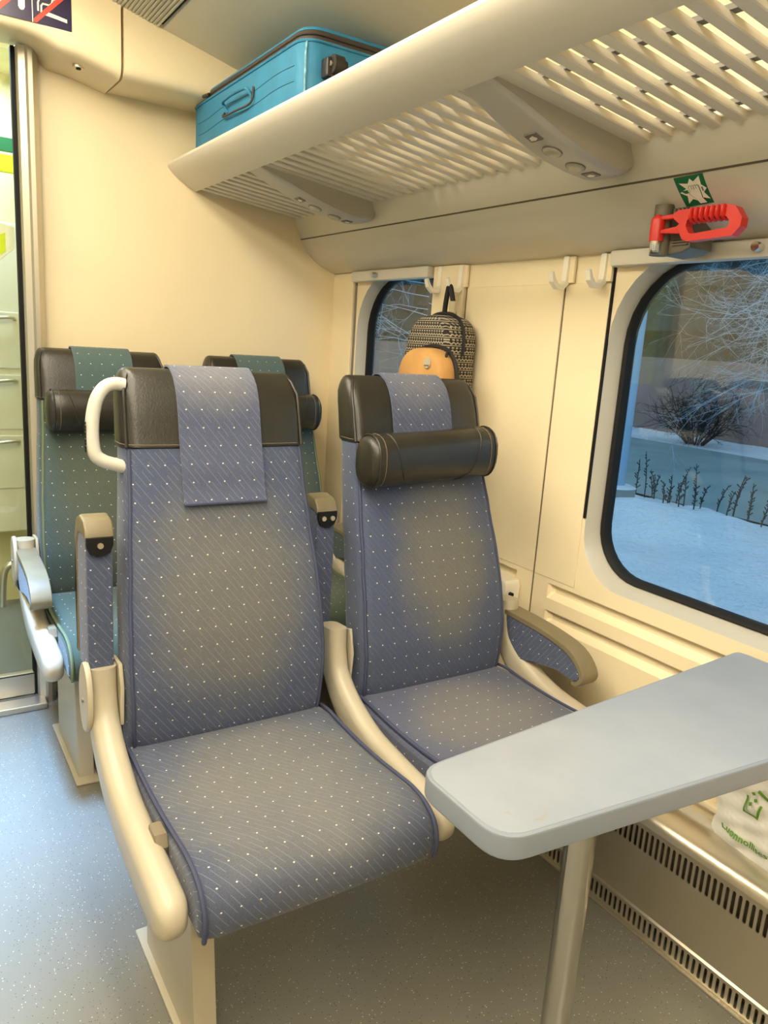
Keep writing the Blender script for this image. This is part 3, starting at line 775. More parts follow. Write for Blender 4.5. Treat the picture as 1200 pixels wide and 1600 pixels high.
# ------------------------------------------------------------------ luggage rack
rk = thing('luggage_rack', 'pale overhead luggage rack with slatted shelf and broad front lip', 'luggage rack', (1.05, .5, 1.70))
LIP = [(.892, 1.700), (.865, 1.7115), (.835, 1.7285), (.812, 1.746), (.801, 1.758), (.797, 1.766), (.799, 1.774), (.806, 1.778), (.815, 1.777), (.835, 1.766), (.880, 1.738), (.900, 1.728)]
prism('front_lip', LIP, 'y', -1.6, YE-.002, M_lip, rk, 0, 30)
def zsl(x): return 1.7045+(x-.888)*(1.660-1.7045)/(1.258-.888)
slat_me = None
def slat(y):
    global slat_me
    if slat_me is None:
        bm = bmesh.new()
        xs = (.886, 1.262); w = .0120
        vs = []
        for x in xs:
            z = zsl(x)
            for a, b in ((-w, .002), (-w+.0015, 0), (w-.0015, 0), (w, .002), (w, .013), (-w, .013)): vs.append(bm.verts.new((x, a, z+b)))
        for k in range(6): bm.faces.new((vs[k], vs[(k+1) % 6], vs[6+(k+1) % 6], vs[6+k]))
        bm.faces.new(vs[:6][::-1]); bm.faces.new(vs[6:])
        o = bmobj('slat', bm, M_slat, None); slat_me = o.data
    else:
        o = bpy.data.objects.new('slat', slat_me); COL.objects.link(o)
    o.parent = rk; o.location = Vector((0, y, 0))-Vector(rk.location)
y = -.62
while y < 2.60:
    if not any(a < y < b for a, b in ((1.105, 1.205), (2.08, 2.18))): slat(y)
    y += .05
for x in (.97, 1.10, 1.22): box('cross_bar', x-.008, x+.008, -1.6, YE-.002, zsl(x)+.013, zsl(x)+.021, M_grey, rk)
box('wall_channel', 1.25, 1.31, -1.6, YE-.002, 1.672, 1.70, M_lip, rk, .003)
# reading lamp consoles under the rack
def console(ya, yb, label):
    c = thing('reading_lamp_console', label, 'reading lamp', (1.08, (ya+yb)/2, 1.65), 'reading lamp consoles under the rack')
    low = [(.890, 1.7015), (.915, 1.690), (.94, 1.679), (.98, 1.662), (1.02, 1.647), (1.07, 1.630), (1.12, 1.616), (1.17, 1.606), (1.215, 1.601), (1.245, 1.604), (1.265, 1.614), (1.272, 1.63)]
    topl = [(1.268, 1.668), (1.258, 1.664), (.888, 1.7085)]
    # body: far edge a little higher so the underside rolls; belly bulges outwards on both sides
    V = []; F = []; n = len(low)
    stations = [(0, .010, 0), (.06, .003, 1), (.14, 0, 1), (.86, 0, 1), (.94, .003, 1), (1, .010, 0)]
    for q, up, _ in stations:
        for x, z in low:
            bul = .010*math.sin(PI*min(1, max(0, (x-.89)/.38)))*(1 if q > .5 else -1)*(2*abs(q-.5))
            V.append((x, ya+(yb-ya)*q+bul, z+up*min(1, (x-.885)*12)))
        V += [(x, ya+(yb-ya)*q, z) for x, z in topl]
    m = n+3
    for i in range(len(stations)-1):
        for k in range(m): F.append((i*m+k, i*m+(k+1) % m, (i+1)*m+(k+1) % m, (i+1)*m+k))
    F += [tuple(range(m))[::-1], tuple(range((len(stations)-1)*m, len(stations)*m))]
    mk('console_body', V, F, M_console, c, 38)
    bm = bmesh.new(); addmesh(bm, [(x, y_, zsl(x)+dz) for y_ in (ya-.030, yb+.024) for x, dz in ((.886, .003), (1.262, .003), (1.262, .010), (.886, .010))], [(0, 1, 2, 3), (7, 6, 5, 4), (0, 4, 5, 1), (1, 5, 6, 2), (2, 6, 7, 3), (3, 7, 4, 0)]); bmobj('mount_plate', bm, M_slat, c)
    def under(x):
        for (a, za), (b, zb) in zip(low, low[1:]):
            if x <= b: s = (zb-za)/(b-a); return za+(x-a)*s, math.atan(s)
    yc = (ya+yb)/2-.002
    for x, kind in ((1.035, 'b'), (1.085, 'l'), (1.150, 'l'), (1.195, 'b')):
        z, a = under(x); R = Matrix.Translation((x, yc, z)) @ Matrix.Rotation(-a, 4, 'Y')
        if kind == 'l':
            bm = bmesh.new(); add_tube(bm, [(0, 0, .002), (0, 0, -.002)], [.021, .020], 24); bmesh.ops.transform(bm, matrix=R, verts=bm.verts)
            ring = bmobj('lamp_ring', bm, M_grey, c, 40)
            bm = bmesh.new(); add_tube(bm, [(0, 0, -.0015), (0, 0, -.004), (0, 0, -.0065)], [.0185, .017, .011], 24); bmesh.ops.transform(bm, matrix=R, verts=bm.verts)
            bmobj('lamp_lens', bm, M_lens, ring, 40)
        else:
            bm = bmesh.new()
            add_box(bm, -.012, .012, -.016, .016, -.003, .003, .002); bmesh.ops.transform(bm, matrix=R, verts=bm.verts)
            bt = bmobj('button', bm, M_grey, c, 40)
            bm = bmesh.new()
            addmesh(bm, [(-.007, -.004, -.0034), (.002, -.010, -.0034), (.007, -.002, -.0034), (.006, .010, -.0034), (-.003, .008, -.0034)], [(0, 1, 2, 3, 4)]); bmesh.ops.transform(bm, matrix=R, verts=bm.verts)
            bmobj('button_symbol', bm, M_white, bt)
    return c
M_lens = mat('lamp_lens_plastic', (176, 170, 148), .15)
console(1.115, 1.200, 'grey reading lamp console under the near end of the luggage rack')
console(2.090, 2.175, 'grey reading lamp console under the rack by the end wall')

# ------------------------------------------------------------------ suitcase
sc_ = thing('suitcase', 'turquoise soft suitcase lying on the luggage rack', 'suitcase', (1.03, 2.15, 1.735))
M_teal = mat('turquoise_canvas', (44, 122, 158), .62, bump=(500, .25), var=.10, vscale=12)
M_zip = mat('brown_zip_band', (62, 54, 46), .6, bump=(200, .2))
M_wheel = mat('black_wheel_plastic', (44, 40, 38), .4)
def rbox_z(name, x0, x1, y0, y1, z0, z1, r, material, parent, crown=0, n=8):
    P = rrect(x0, x1, y0, y1, r, n); cx, cy = (x0+x1)/2, (y0+y1)/2
    V = []; F = []
    st = [(z0, .96), (z0+.006, .985), (z0+.015, 1), (z1-.004, 1), (z1, .995)]
    if crown: st += [(z1+crown*.5, .97), (z1+crown*.85, .90), (z1+crown, .78)]
    for z, k in st: V += [(cx+(a-cx)*k, cy+(b-cy)*k, z) for a, b in P]
    m = len(P)
    for i in range(len(st)-1):
        for k in range(m): F.append((i*m+k, i*m+(k+1) % m, (i+1)*m+(k+1) % m, (i+1)*m+k))
    F += [tuple(range(m))[::-1], tuple(range((len(st)-1)*m, len(st)*m))]
    return mk(name, V, F, material, parent, 40)
SX0, SX1, SY0, SY1 = .856, 1.215, 1.77, 2.56
rbox_z('case_body', SX0, SX1, SY0, SY1, 1.728, 1.930, .045, M_teal, sc_)
def shoulder(name, z_list, material):
    P0 = rrect(SX0, SX1, SY0, SY1, .046, 8); V = []; F = []; m = len(P0)
    for z, ins in z_list:
        P = rrect(SX0+ins, SX1-ins, SY0+ins, SY1-ins, .046, 8); V += [(a, b, z) for a, b in P]
    for i in range(len(z_list)-1):
        for k in range(m): F.append((i*m+k, i*m+(k+1) % m, (i+1)*m+(k+1) % m, (i+1)*m+k))
    F += [tuple(range(m))[::-1], tuple(range((len(z_list)-1)*m, len(z_list)*m))]
    return mk(name, V, F, material, sc_, 40)
shoulder('zip_band', [(1.929, .004), (1.938, .004), (1.948, .006), (1.957, .010)], M_zip)
shoulder('lid', [(1.956, .009), (1.960, .010), (1.966, .016), (1.971, .030), (1.974, .06)], M_teal)
tube('piping', [(a, b, 1.9285) for a, b in rrect(SX0-.001, SX1+.001, SY0-.001, SY1+.001, .046, 8)], .0034, M_teal, sc_, 6, True)
tube('zip_line', [(a, b, 1.943) for a, b in rrect(SX0+.003, SX1-.003, SY0+.003, SY1-.003, .046, 8)], .0016, M_wheel, sc_, 4, True)
tube('corner_piping', [(SX0+.010, SY0+.010, 1.745), (SX0+.008, SY0+.008, 1.90), (SX0+.012, SY0+.012, 1.925)], .0028, mat('worn_white_piping', (120, 176, 190), .6, var=.4, vscale=60), sc_, 6)
tube('zip_pull', [(SX0-.002, 2.40, 1.94), (SX0-.010, 2.43, 1.938)], .005, M_wheel, sc_, 6)
# stitched pocket seam and carry handle on the aisle face
for zz in (1.880, 1.846): tube('seam', [(SX0, SY0+.05+.02*k, zz+.004*math.sin(k*.35)) for k in range(35)], .0012, mat('dark_teal_thread', (24, 92, 112), .7), sc_, 4)
hn = tube('carry_handle', smooth_path([(SX0, 2.250, 1.862), (SX0-.012, 2.252, 1.878), (SX0-.020, 2.235, 1.884), (SX0-.022, 2.165, 1.886), (SX0-.020, 2.085, 1.884), (SX0-.012, 2.070, 1.876), (SX0, 2.072, 1.858)], 5), .0045, M_teal, sc_, 8)
tube('handle_trim', smooth_path([(SX0-.004, 2.262, 1.862), (SX0-.010, 2.262, 1.850), (SX0-.012, 2.16, 1.846), (SX0-.008, 2.066, 1.848), (SX0-.003, 2.060, 1.886)], 5), .003, M_zip, sc_, 6)
# wheels at the near end, trolley rail cap
for (x, z) in ((.93, 1.872), (1.13, 1.872), (.90, 1.765), (1.16, 1.765)):
    w = box('wheel_housing', x-.028, x+.03, SY0-.030, SY0+.01, z-.022, z+.022, M_wheel, sc_, .006)
    tube('wheel', [(x-.016, SY0-.030, z+.006), (x+.010, SY0-.030, z+.006)], .021, M_wheel, w, 20)
    tube('axle', [(x-.017, SY0-.030, z+.006), (x-.021, SY0-.030, z+.006)], .006, M_steel, w, 10)
box('corner_guard', SX0-.004, SX0+.035, SY0-.006, SY0+.03, 1.735, 1.79, M_wheel, sc_, .008)

# ------------------------------------------------------------------ coat hooks
def hook(y, label):
    h = thing('coat_hook', label, 'coat hook', (XW-.005, y, 1.43), 'coat hooks along the wall')
    P = [(XW-.018, 1.488), (XW-.006, 1.488), (XW-.006, 1.425), (XW-.022, 1.408), (XW-.044, 1.408), (XW-.062, 1.424), (XW-.068, 1.446), (XW-.062, 1.449), (XW-.053, 1.432), (XW-.042, 1.420), (XW-.028, 1.420), (XW-.020, 1.430)]
    prism('hook_blade', P, 'y', y-.0085, y+.0085, M_white, h, .0015, 30)
    box('mount_strip', XW-.012, XW-.0035, y-.024, y+.012, 1.425, 1.488, M_wall2, h, .002)
hook(1.948, 'cream coat hook at the right edge of the narrow window')
hook(1.845, 'cream coat hook that carries the patterned backpack')
hook(1.425, 'cream coat hook over the joint between two wall panels')
hook(1.305, 'cream coat hook nearest the big window')
# ------------------------------------------------------------------ backpack
bp = thing('backpack', 'black and white patterned backpack with tan suede pocket hanging on hook', 'backpack', (1.37, 1.80, .93))
def pattern_mat():
    m = bpy.data.materials.new('black_white_woven_pattern'); m.use_nodes = True; t = NT(m)
    x, y, z = t.sep(t.obj())
    s = t.m('ADD', x, y); k = t.m('DIVIDE', z, .022); row = t.m('FLOOR', k); fv = t.m('FRACT', k)
    zig = t.m('ABSOLUTE', t.m('SUBTRACT', t.m('FRACT', t.m('DIVIDE', s, .012)), .5))
    a = t.m('LESS_THAN', t.m('ABSOLUTE', t.m('SUBTRACT', fv, t.m('ADD', .28, t.m('MULTIPLY', zig, .5)))), .10)
    b = t.m('LESS_THAN', t.m('ABSOLUTE', t.m('SUBTRACT', fv, .10)), .055)
    c = t.m('MULTIPLY', t.m('LESS_THAN', t.m('ABSOLUTE', t.m('SUBTRACT', fv, .82)), .10), t.m('GREATER_THAN', zig, .22))
    w = t.m('MINIMUM', t.m('ADD', t.m('ADD', a, b), c), 1.0)
    w = t.m('MULTIPLY', w, t.m('ADD', .55, t.m('MULTIPLY', t.noise(180, 2, t.obj()), .8)))
    t.nt.links.new(t.mix(w, lin((30, 27, 24)), lin((160, 150, 128))), t.p.inputs['Base Color']); t.p.inputs['Roughness'].default_value = .9
    t.bump(t.noise(350, 2, t.obj()), .3)
    return m
M_pat = pattern_mat()
M_tan = mat('tan_suede', (190, 144, 84), .8, bump=(300, .2), var=.08, vscale=20)
M_strap = mat('black_strap', (24, 23, 22), .7)
def arch_loft(name, yc, hw, z0, ztop, stations, material, parent, sl=0.0):
    """dome-topped bag body; stations (x, scale) from the wall outwards"""
    out = []
    n = 16
    for k in range(n+1):
        a = PI*k/n; out.append((math.copysign(abs(math.cos(a))**.8, math.cos(a)), math.sin(a)**.75))
    V = []; F = []
    hd_ = hw*1.05; zs_ = ztop-hd_
    for x, s in stations:
        ring = [(x, yc+hw*s*c+sl*(q*hd_*s), zs_+q*hd_*s) for c, q in out]+[(x, yc-hw*s*1.06, z0+.03*(1-s)+.05), (x, yc-hw*s*.9, z0+.03*(1-s)), (x, yc+hw*s*.9, z0+.03*(1-s)), (x, yc+hw*s*1.06, z0+.03*(1-s)+.05)]
        V += ring; m = len(ring)
    for i in range(len(stations)-1):
        for k in range(m): F.append((i*m+k, i*m+(k+1) % m, (i+1)*m+(k+1) % m, (i+1)*m+k))
    F += [tuple(range(m))[::-1], tuple(range((len(stations)-1)*m, len(stations)*m))]
    return mk(name, V, F, material, parent, 50)
bb = arch_loft('bag_body', 1.845, .108, .92, 1.342, [(1.422, .90), (1.414, .96), (1.395, 1.0), (1.36, 1.0), (1.335, .985), (1.318, .95), (1.310, .86)], M_pat, bp, -.12)
tube('main_zip', [(1.366, 1.845+.112*math.copysign(abs(math.cos(PI*k/24))**.8, math.cos(PI*k/24))-.12*(.1134*math.sin(PI*k/24)**.75), 1.2286+.118*math.sin(PI*k/24)**.75) for k in range(25)], .005, M_strap, bb, 6)
pk = arch_loft('front_pocket', 1.792, .112, .93, 1.248, [(1.325, .96), (1.300, .99), (1.272, .98), (1.262, .95), (1.256, .88)], M_tan, bp)
tube('pocket_zip', [(1.312, 1.792+.115*math.copysign(abs(math.cos(PI*k/24))**.8, math.cos(PI*k/24)), 1.1304+.122*math.sin(PI*k/24)**.75) for k in range(25)], .0065, M_strap, pk, 6)
tube('zip_pull', [(1.300, 1.715, 1.240), (1.292, 1.715, 1.215)], .004, M_strap, pk, 6)
bd = tube('round_badge', [(1.257, 1.742, 1.206), (1.251, 1.742, 1.206)], .0155, mat('silver_badge', (214, 204, 178), .35, metal=.5), bp, 24)
box('badge_band', 1.2502, 1.2515, 1.731, 1.753, 1.196, 1.200, M_grey, bd)
# top loop over the hook, grey ribbon and buckle
tube('hang_loop', smooth_path([(1.392, 1.868, 1.330), (1.388, 1.860, 1.375), (1.386, 1.850, 1.415), (1.385, 1.844, 1.426), (1.386, 1.836, 1.415), (1.390, 1.826, 1.375), (1.392, 1.818, 1.330)], 5), .0075, M_strap, bp, 8)
box('ribbon_tag', 1.378, 1.386, 1.803, 1.832, 1.345, 1.382, mat('silver_ribbon', (186, 178, 150), .35, metal=.4), bp, .002)
for y_ in (1.86, 1.90): tube('shoulder_strap', smooth_path([(1.42, y_, 1.33), (1.428, y_-.01, 1.2), (1.428, y_-.015, 1.05), (1.42, y_, .95)], 5), .010, M_strap, bp, 6)

# ------------------------------------------------------------------ emergency hammer, stickers
def cove_point(z):
    pts = CV[1:15]
    for (a, za), (b, zb) in zip(pts, pts[1:]):
        if zb <= z <= za: q = (za-z)/(za-zb); return a+(b-a)*q
    return XW
hm = thing('emergency_hammer', 'red emergency hammer in a dark grey holder above the big window', 'hammer', (1.33, .98, 1.50))
M_red = mat('red_plastic', (206, 46, 36), .32)
M_hold = mat('olive_grey_holder', (104, 98, 80), .45)
XH = 1.318
# holder: plate on the cove, cylinder cradle, ribbed clip
hp = prism('holder_plate', [(1.118, 1.552), (1.100, 1.562), (1.035, 1.556), (1.022, 1.545), (1.022, 1.472), (1.045, 1.462), (1.090, 1.458), (1.112, 1.470)], 'x', XH, XH+.075, M_hold, hm, .006)
tube('cradle', [(XH-.004, 1.096, 1.458), (XH-.004, 1.096, 1.566)], .021, M_hold, hm, 20)
for k in range(4): box('clip_rib', XH-.006, XH, 1.070-.010*k, 1.0655-.010*k+.001, 1.532, 1.556, M_hold, hm, .001)
for k in range(5): box('grip_rib', XH-.004, XH+.001, 1.028, 1.066, 1.478+.006*k, 1.4805+.006*k, M_hold, hm)
tube('hammer_head', [(XH-.024, 1.092, 1.486), (XH-.024, 1.092, 1.530), (XH-.024, 1.092, 1.538), (XH-.024, 1.092, 1.543)], [.0155, .0155, .012, .004], M_red, hm, 20)
tp_ = tube('steel_tip', [(XH-.024, 1.092, 1.487), (XH-.024, 1.092, 1.468), (XH-.024, 1.092, 1.462)], [.0125, .012, .009], M_pole, hm, 20)
# handle: two thin bars, ribbed grip loop
prism('neck_bar', [(1.085, 1.538), (1.085, 1.530), (1.040, 1.530), (1.040, 1.541)], 'x', XH-.030, XH-.016, M_red, hm, .002)
prism('neck_bar', [(1.085, 1.508), (1.085, 1.502), (1.030, 1.497), (1.024, 1.514), (1.035, 1.514)], 'x', XH-.030, XH-.016, M_red, hm, .002)
HO = [(1.046, 1.529), (1.046, 1.541), (1.035, 1.546), (.915, 1.545), (.902, 1.540), (.885, 1.517), (.886, 1.500), (.902, 1.483), (1.005, 1.479), (1.018, 1.484), (1.036, 1.512), (1.030, 1.517)]
bm = bmesh.new()
outer = HO; inner = [(1.012, 1.521), (1.012, 1.523), (1.008, 1.525), (.930, 1.525), (.922, 1.523), (.912, 1.514), (.911, 1.508), (.915, 1.500), (.996, 1.494), (1.004, 1.496), (1.013, 1.510), (1.013, 1.515)]
L_ = []
for xx in (XH-.033, XH-.012):
    L_.append([bm.verts.new((xx, a, b)) for a, b in outer]); L_.append([bm.verts.new((xx, a, b)) for a, b in inner])
nn_ = len(outer)
for i in range(nn_):
    j = (i+1) % nn_
    bm.faces.new((L_[0][i], L_[0][j], L_[1][j], L_[1][i])); bm.faces.new((L_[2][i], L_[3][i], L_[3][j], L_[2][j]))
    bm.faces.new((L_[0][i], L_[2][i], L_[2][j], L_[0][j])); bm.faces.new((L_[1][i], L_[1][j], L_[3][j], L_[3][i]))
gr_ = bmobj('grip_handle', bm, M_red, hm, 30)
for k in range(7):
    yy = .928+.0125*k
    tube('finger_rib', [(XH-.034, yy, 1.546), (XH-.036, yy, 1.538), (XH-.036, yy, 1.528), (XH-.030, yy, 1.520), (XH-.018, yy, 1.519)], .0042, M_red, gr_, 6)
hm.location = Vector(hm.location)+Vector((0, -.022, -.006)); hm.scale = (.95, .90, .88)
# decals lie on the cove: helper maps (y, z) to the surface
def decal(name, poly, material, parent, lift):
    V = [(cove_point(z)-.0008-lift, y, z-.0004) for y, z in poly]
    return mk(name, V, [tuple(range(len(V)))], material, parent)
M_green = mat('sign_green', (10, 104, 58), .5); M_offw = mat('sign_white', (238, 234, 214), .5); M_signline = mat('sign_line_green', (16, 70, 44), .6)
def sign_quad():
    # corners from the photograph's sticker: top-left, top-right, bottom-right, bottom-left
    return [(1.030, 1.5935), (.966, 1.5945), (.957, 1.5475), (1.018, 1.5455)]
q = sign_quad()
def su(u, v):
    a = Vector(q[0]).lerp(Vector(q[1]), u); b = Vector(q[3]).lerp(Vector(q[2]), u); c = a.lerp(b, v); return (c.x, c.y)
def grid_decal(name, material, parent, lift, n=6):
    V = []; F = []
    for i in range(n+1):
        for j in range(n+1):
            y_, z_ = su(j/n, i/n); V.append((cove_point(z_)-.0008-lift, y_, z_))
    for i in range(n):
        for j in range(n): F.append((i*(n+1)+j, i*(n+1)+j+1, (i+1)*(n+1)+j+1, (i+1)*(n+1)+j))
    return mk(name, V, F, material, parent)
sg = grid_decal('hammer_sign', M_green, None, .0); tag(sg, 'green square sticker with white burst and fist above the red hammer', 'sticker')
burst = [(.12, .20), (.42, .26), (.53, .10), (.62, .22), (.86, .06), (.84, .36), (.98, .50), (.84, .62), (.96, .86), (.72, .78), (.56, .88), (.38, .78), (.16, .90), (.24, .66), (.04, .52), (.30, .42)]
bq = decal('burst', [su(u, v) for u, v in burst], M_offw, sg, .0008)
fist = [(.40, .42), (.43, .36), (.48, .36), (.50, .38), (.54, .35), (.58, .38), (.62, .35), (.66, .38), (.70, .36), (.74, .40), (.74, .62), (.72, .78), (.80, .96), (.56, .96), (.50, .80), (.36, .62), (.38, .56), (.41, .54)]
decal('fist_outline', [su(.56+(u-.56)*1.10, .64+(v-.64)*1.06) for u, v in fist], M_signline, bq, .0014)
fq = decal('fist', [su(u, v) for u, v in fist], M_offw, bq, .002)
for k in range(3): decal('finger_line', [su(.49+.08*k, .38), su(.505+.08*k, .38), su(.505+.08*k, .48), su(.49+.08*k, .48)], M_signline, fq, .0026)
decal('hammer_stub', [su(.10, .48), su(.34, .47), su(.34, .58), su(.22, .58)], M_green, bq, .0014)
decal('hammer_stub', [su(.82, .44), su(.86, .44), su(.86, .58), su(.82, .58)], M_green, bq, .0014)

# no-smoking sign on the header face
ns = thing('prohibition_sign', 'navy sign with white pictograms crossed out in red on the door header', 'sign', (.38, YH-.001, 2.02))
M_navy = mat('sign_navy', (36, 30, 66), .35); M_sred = mat('sign_red', (226, 66, 48), .5)
def hq(name, pts, m, parent, k):
    return mk(name, [(x, YH-.0012-.0006*k, z) for x, z in pts], [tuple(range(len(pts)))], m, parent)
zb_ = 2.018; xs_ = .4735; xm = .3760; hw_ = .0965
sgp = prism('sign_plate', [(xm-hw_, zb_), (xs_, zb_), (xs_, zb_+.10), (xm-hw_, zb_+.10)], 'y', YH-.0015, YH+.001, M_navy, ns)
hq('divider', [(xm-.001, zb_), (xm+.001, zb_), (xm+.001, zb_+.10), (xm-.001, zb_+.10)], M_offw, sgp, 1)
hq('cigarette', [(xm+.030, zb_+.024), (xm+.062, zb_+.021), (xm+.086, zb_+.018), (xm+.086, zb_+.0265), (xm+.062, zb_+.030), (xm+.030, zb_+.034)], M_offw, sgp, 1)
def ribbon2(name, pts, w, m, k):
    L = []; R_ = []
    for i, p in enumerate(pts):
        a = Vector(pts[max(i-1, 0)]); b = Vector(pts[min(i+1, len(pts)-1)]); d = (b-a).normalized(); n_ = Vector((-d.y, d.x))*w/2
        L.append(tuple(Vector(p)+n_)); R_.append(tuple(Vector(p)-n_))
    V = [(x, YH-.0012-.0006*k, z) for x, z in L+R_]; n_ = len(pts)
    return mk(name, V, [(i, i+1, n_+i+1, n_+i) for i in range(n_-1)], m, sgp)
ribbon2('smoke', [(xm+.014, zb_+.030), (xm+.014, zb_+.050), (xm+.018, zb_+.060), (xm+.026, zb_+.063), (xm+.034, zb_+.063), (xm+.040, zb_+.068), (xm+.044, zb_+.078)], .0042, M_offw, 1)
ribbon2('smoke', [(xm+.022, zb_+.028), (xm+.022, zb_+.044), (xm+.026, zb_+.050), (xm+.042, zb_+.050), (xm+.048, zb_+.055), (xm+.050, zb_+.064), (xm+.056, zb_+.068), (xm+.060, zb_+.078)], .0042, M_offw, 1)
hq('red_bar', [(xm+.002, zb_+.001), (xm+.010, zb_+.001), (xm+.0955, zb_+.090), (xm+.0955, zb_+.099), (xm+.088, zb_+.099), (xm+.002, zb_+.008)], M_sred, sgp, 2)
# left pictogram: rounded white bars, red bar behind
hq('pictogram', [(xm-.034, zb_+.070), (xm-.034, zb_+.030), (xm-.031, zb_+.024), (xm-.026, zb_+.022), (xm-.021, zb_+.024), (xm-.018, zb_+.030), (xm-.018, zb_+.070)], M_offw, sgp, 1)
hq('pictogram', [(xm-.088, zb_+.070), (xm-.088, zb_+.028), (xm-.083, zb_+.022), (xm-.077, zb_+.022), (xm-.072, zb_+.028), (xm-.072, zb_+.070)], M_offw, sgp, 1)
hq('pictogram', [(xm-.074, zb_+.070), (xm-.074, zb_+.054), (xm-.034, zb_+.052), (xm-.034, zb_+.070)], M_offw, sgp, 1)
hq('red_bar', [(xm-.094, zb_+.001), (xm-.086, zb_+.001), (xm-.001, zb_+.090), (xm-.001, zb_+.099), (xm-.010, zb_+.099), (xm-.094, zb_+.010)], M_sred, sgp, 2)

# ------------------------------------------------------------------ bag for waste on the wall, below the table
wb = thing('waste_bag', 'white paper waste bag with green print hanging on wall under table', 'bag', (1.40, .60, .27))
M_paper = mat('white_waste_bag', (250, 247, 236), .45, var=.03, vscale=8, bump=(22, .35))
def crinkle(y_, z_):
    return .004*math.sin(y_*95+z_*30)*math.sin(z_*70+y_*20)+.003*math.sin(z_*160+y_*55)
V = []; F = []; ny, nz = 30, 34
for side in (0, 1):
    for i in range(nz+1):
        for j in range(ny+1):
            u_, v_ = j/ny, i/nz
            y_ = .815-.33*u_-.006*math.sin(v_*9)*(1-u_); z_ = .277+.312*v_+.004*math.sin(u_*23)*(1-v_)
            belly = math.sin(PI*u_)**.5*(.6+.4*(1-v_))
            x_ = XW-.012-(.034*belly+crinkle(y_, z_)*min(1, belly*1.5))*(1 if side == 0 else .12)-.002
            V.append((x_, y_, z_))
m_ = (ny+1)*(nz+1)
for s_ in (0, 1):
    for i in range(nz):
        for j in range(ny):
            a = s_*m_+i*(ny+1)+j; fq_ = (a, a+1, a+ny+2, a+ny+1); F.append(fq_ if s_ else fq_[::-1])
for j in range(ny): F.append((j, j+1, m_+j+1, m_+j))
for i in range(nz):
    for j in (0, ny): a = i*(ny+1)+j; F.append((a, a+ny+1, m_+a+ny+1, m_+a))
bag = mk('bag_sheet', V, F, M_paper, wb, 60)
def bagx(y_, z_):
    u_ = (.815-y_)/.33; v_ = (z_-.277)/.312; belly = math.sin(PI*min(1, max(0, u_)))**.5*(.6+.4*(1-v_))
    return XW-.012-(.034*belly+crinkle(y_, z_)*min(1, belly*1.5))-.0035
M_prt = mat('green_print', (104, 158, 44), .6)
def textmesh(name, body, size, place, material, parent):
    cu = bpy.data.curves.new(name, 'FONT'); cu.body = body; cu.size = size; cu.resolution_u = 3; cu.offset = .0006
    o = bpy.data.objects.new(name, cu); COL.objects.link(o)
    dg = bpy.context.evaluated_depsgraph_get(); me = bpy.data.meshes.new_from_object(o.evaluated_get(dg)); bpy.data.objects.remove(o)
    me.name = name
    for v in me.vertices: v.co = place(v.co.x, v.co.y)
    me.materials.clear(); me.materials.append(material)
    o = bpy.data.objects.new(name, me); COL.objects.link(o); setp(o, parent); return o
textmesh('printed_word', 'Luonnollisesti', .024, lambda a, b: Vector((bagx(.778-a*.92, .311+b*.78)-.0035, .778-a*.92, .311+b*.78)), M_prt, wb)
def prt(pts, w, closed=False):
    n_ = len(pts); L = []
    for i, p in enumerate(pts):
        a = Vector(pts[max(i-1, 0)]); b = Vector(pts[min(i+1, n_-1)]); d = (b-a).normalized(); nrm = Vector((-d.y, d.x))*w/2
        L.append((Vector(p)+nrm, Vector(p)-nrm))
    V = [(bagx(q.x, q.y)-.0035, q.x, q.y) for pr in L for q in pr]
    return mk('printed_symbol', V, [(2*i, 2*i+1, 2*i+3, 2*i+2) for i in range(n_-1)], M_prt, wb)
def dense(pts, k=5):
    out = []
    for a, b in zip(pts, pts[1:]): out += [tuple(Vector(a).lerp(Vector(b), i/k)) for i in range(k)]
    return out+[pts[-1]]
prt(dense([(.7335, .412), (.7325, .378)]), .0048); prt(dense([(.7350, .379), (.7030, .377)]), .0048); prt(dense([(.7055, .378), (.7000, .408)]), .0048)
for (a, b) in ((.722, .401), (.714, .412), (.720, .424)): prt([(a+.003, b-.002), (a-.003, b+.002)], .006)
prt(dense([(.712, .434), (.699, .430), (.690, .425)]), .007)

# small white folding clip on the wall behind the window seat
ck = thing('wall_clip', 'small white folded clip on wall behind window seat armrest', 'clip', (1.42, 1.505, .56))
prism('flap', [(1.555, .640), (1.486, .634), (1.478, .622), (1.482, .560), (1.500, .552), (1.505, .60), (1.555, .61)], 'x', 1.385, XW-.001, M_white, ck, .004)
tube('pin', [(1.40, 1.476, .600), (1.40, 1.466, .600)], .006, M_dark, ck, 8)

# ------------------------------------------------------------------ vestibule behind the glass door
VB = 3.66
M_vest = mat('vestibule_panel', (236, 226, 178), .4)
struct(box('floor_vestibule', -1.2, 1.2, YE+.03, VB, -.05, 0, mat('vestibule_floor', (120, 126, 130), .35)))
struct(box('wall_vestibule_end', -1.2, 1.2, VB, VB+.05, 0, 2.25, M_vest)); struct(box('wall_vestibule_right', .95, 1.0, YE+.06, VB, 0, 2.25, M_vest))
struct(box('wall_vestibule_left', -1.0, -.95, YE+.06, VB, 0, 2.25, M_vest)); struct(box('ceiling_vestibule', -1.0, 1.0, YE+.06, VB, 2.2, 2.25, M_vest))
cb = thing('wall_cabinet', 'white wall cabinet with bar handles seen through the glass door', 'cabinet', (.42, VB-.1, .4))
box('cabinet_body', .30, .485, VB-.16, VB, .36, 1.62, M_white, cb, .008)
for z_ in (.55, .80, 1.05): 
    d_ = box('cabinet_door', .305, .455, VB-.166, VB-.158, z_, z_+.225, M_white, cb, .004)
    tube('bar_handle', smooth_path([(.33, VB-.165, z_+.19), (.34, VB-.195, z_+.197), (.42, VB-.195, z_+.205), (.44, VB-.165, z_+.2)], 4), .007, M_alu, d_, 8)
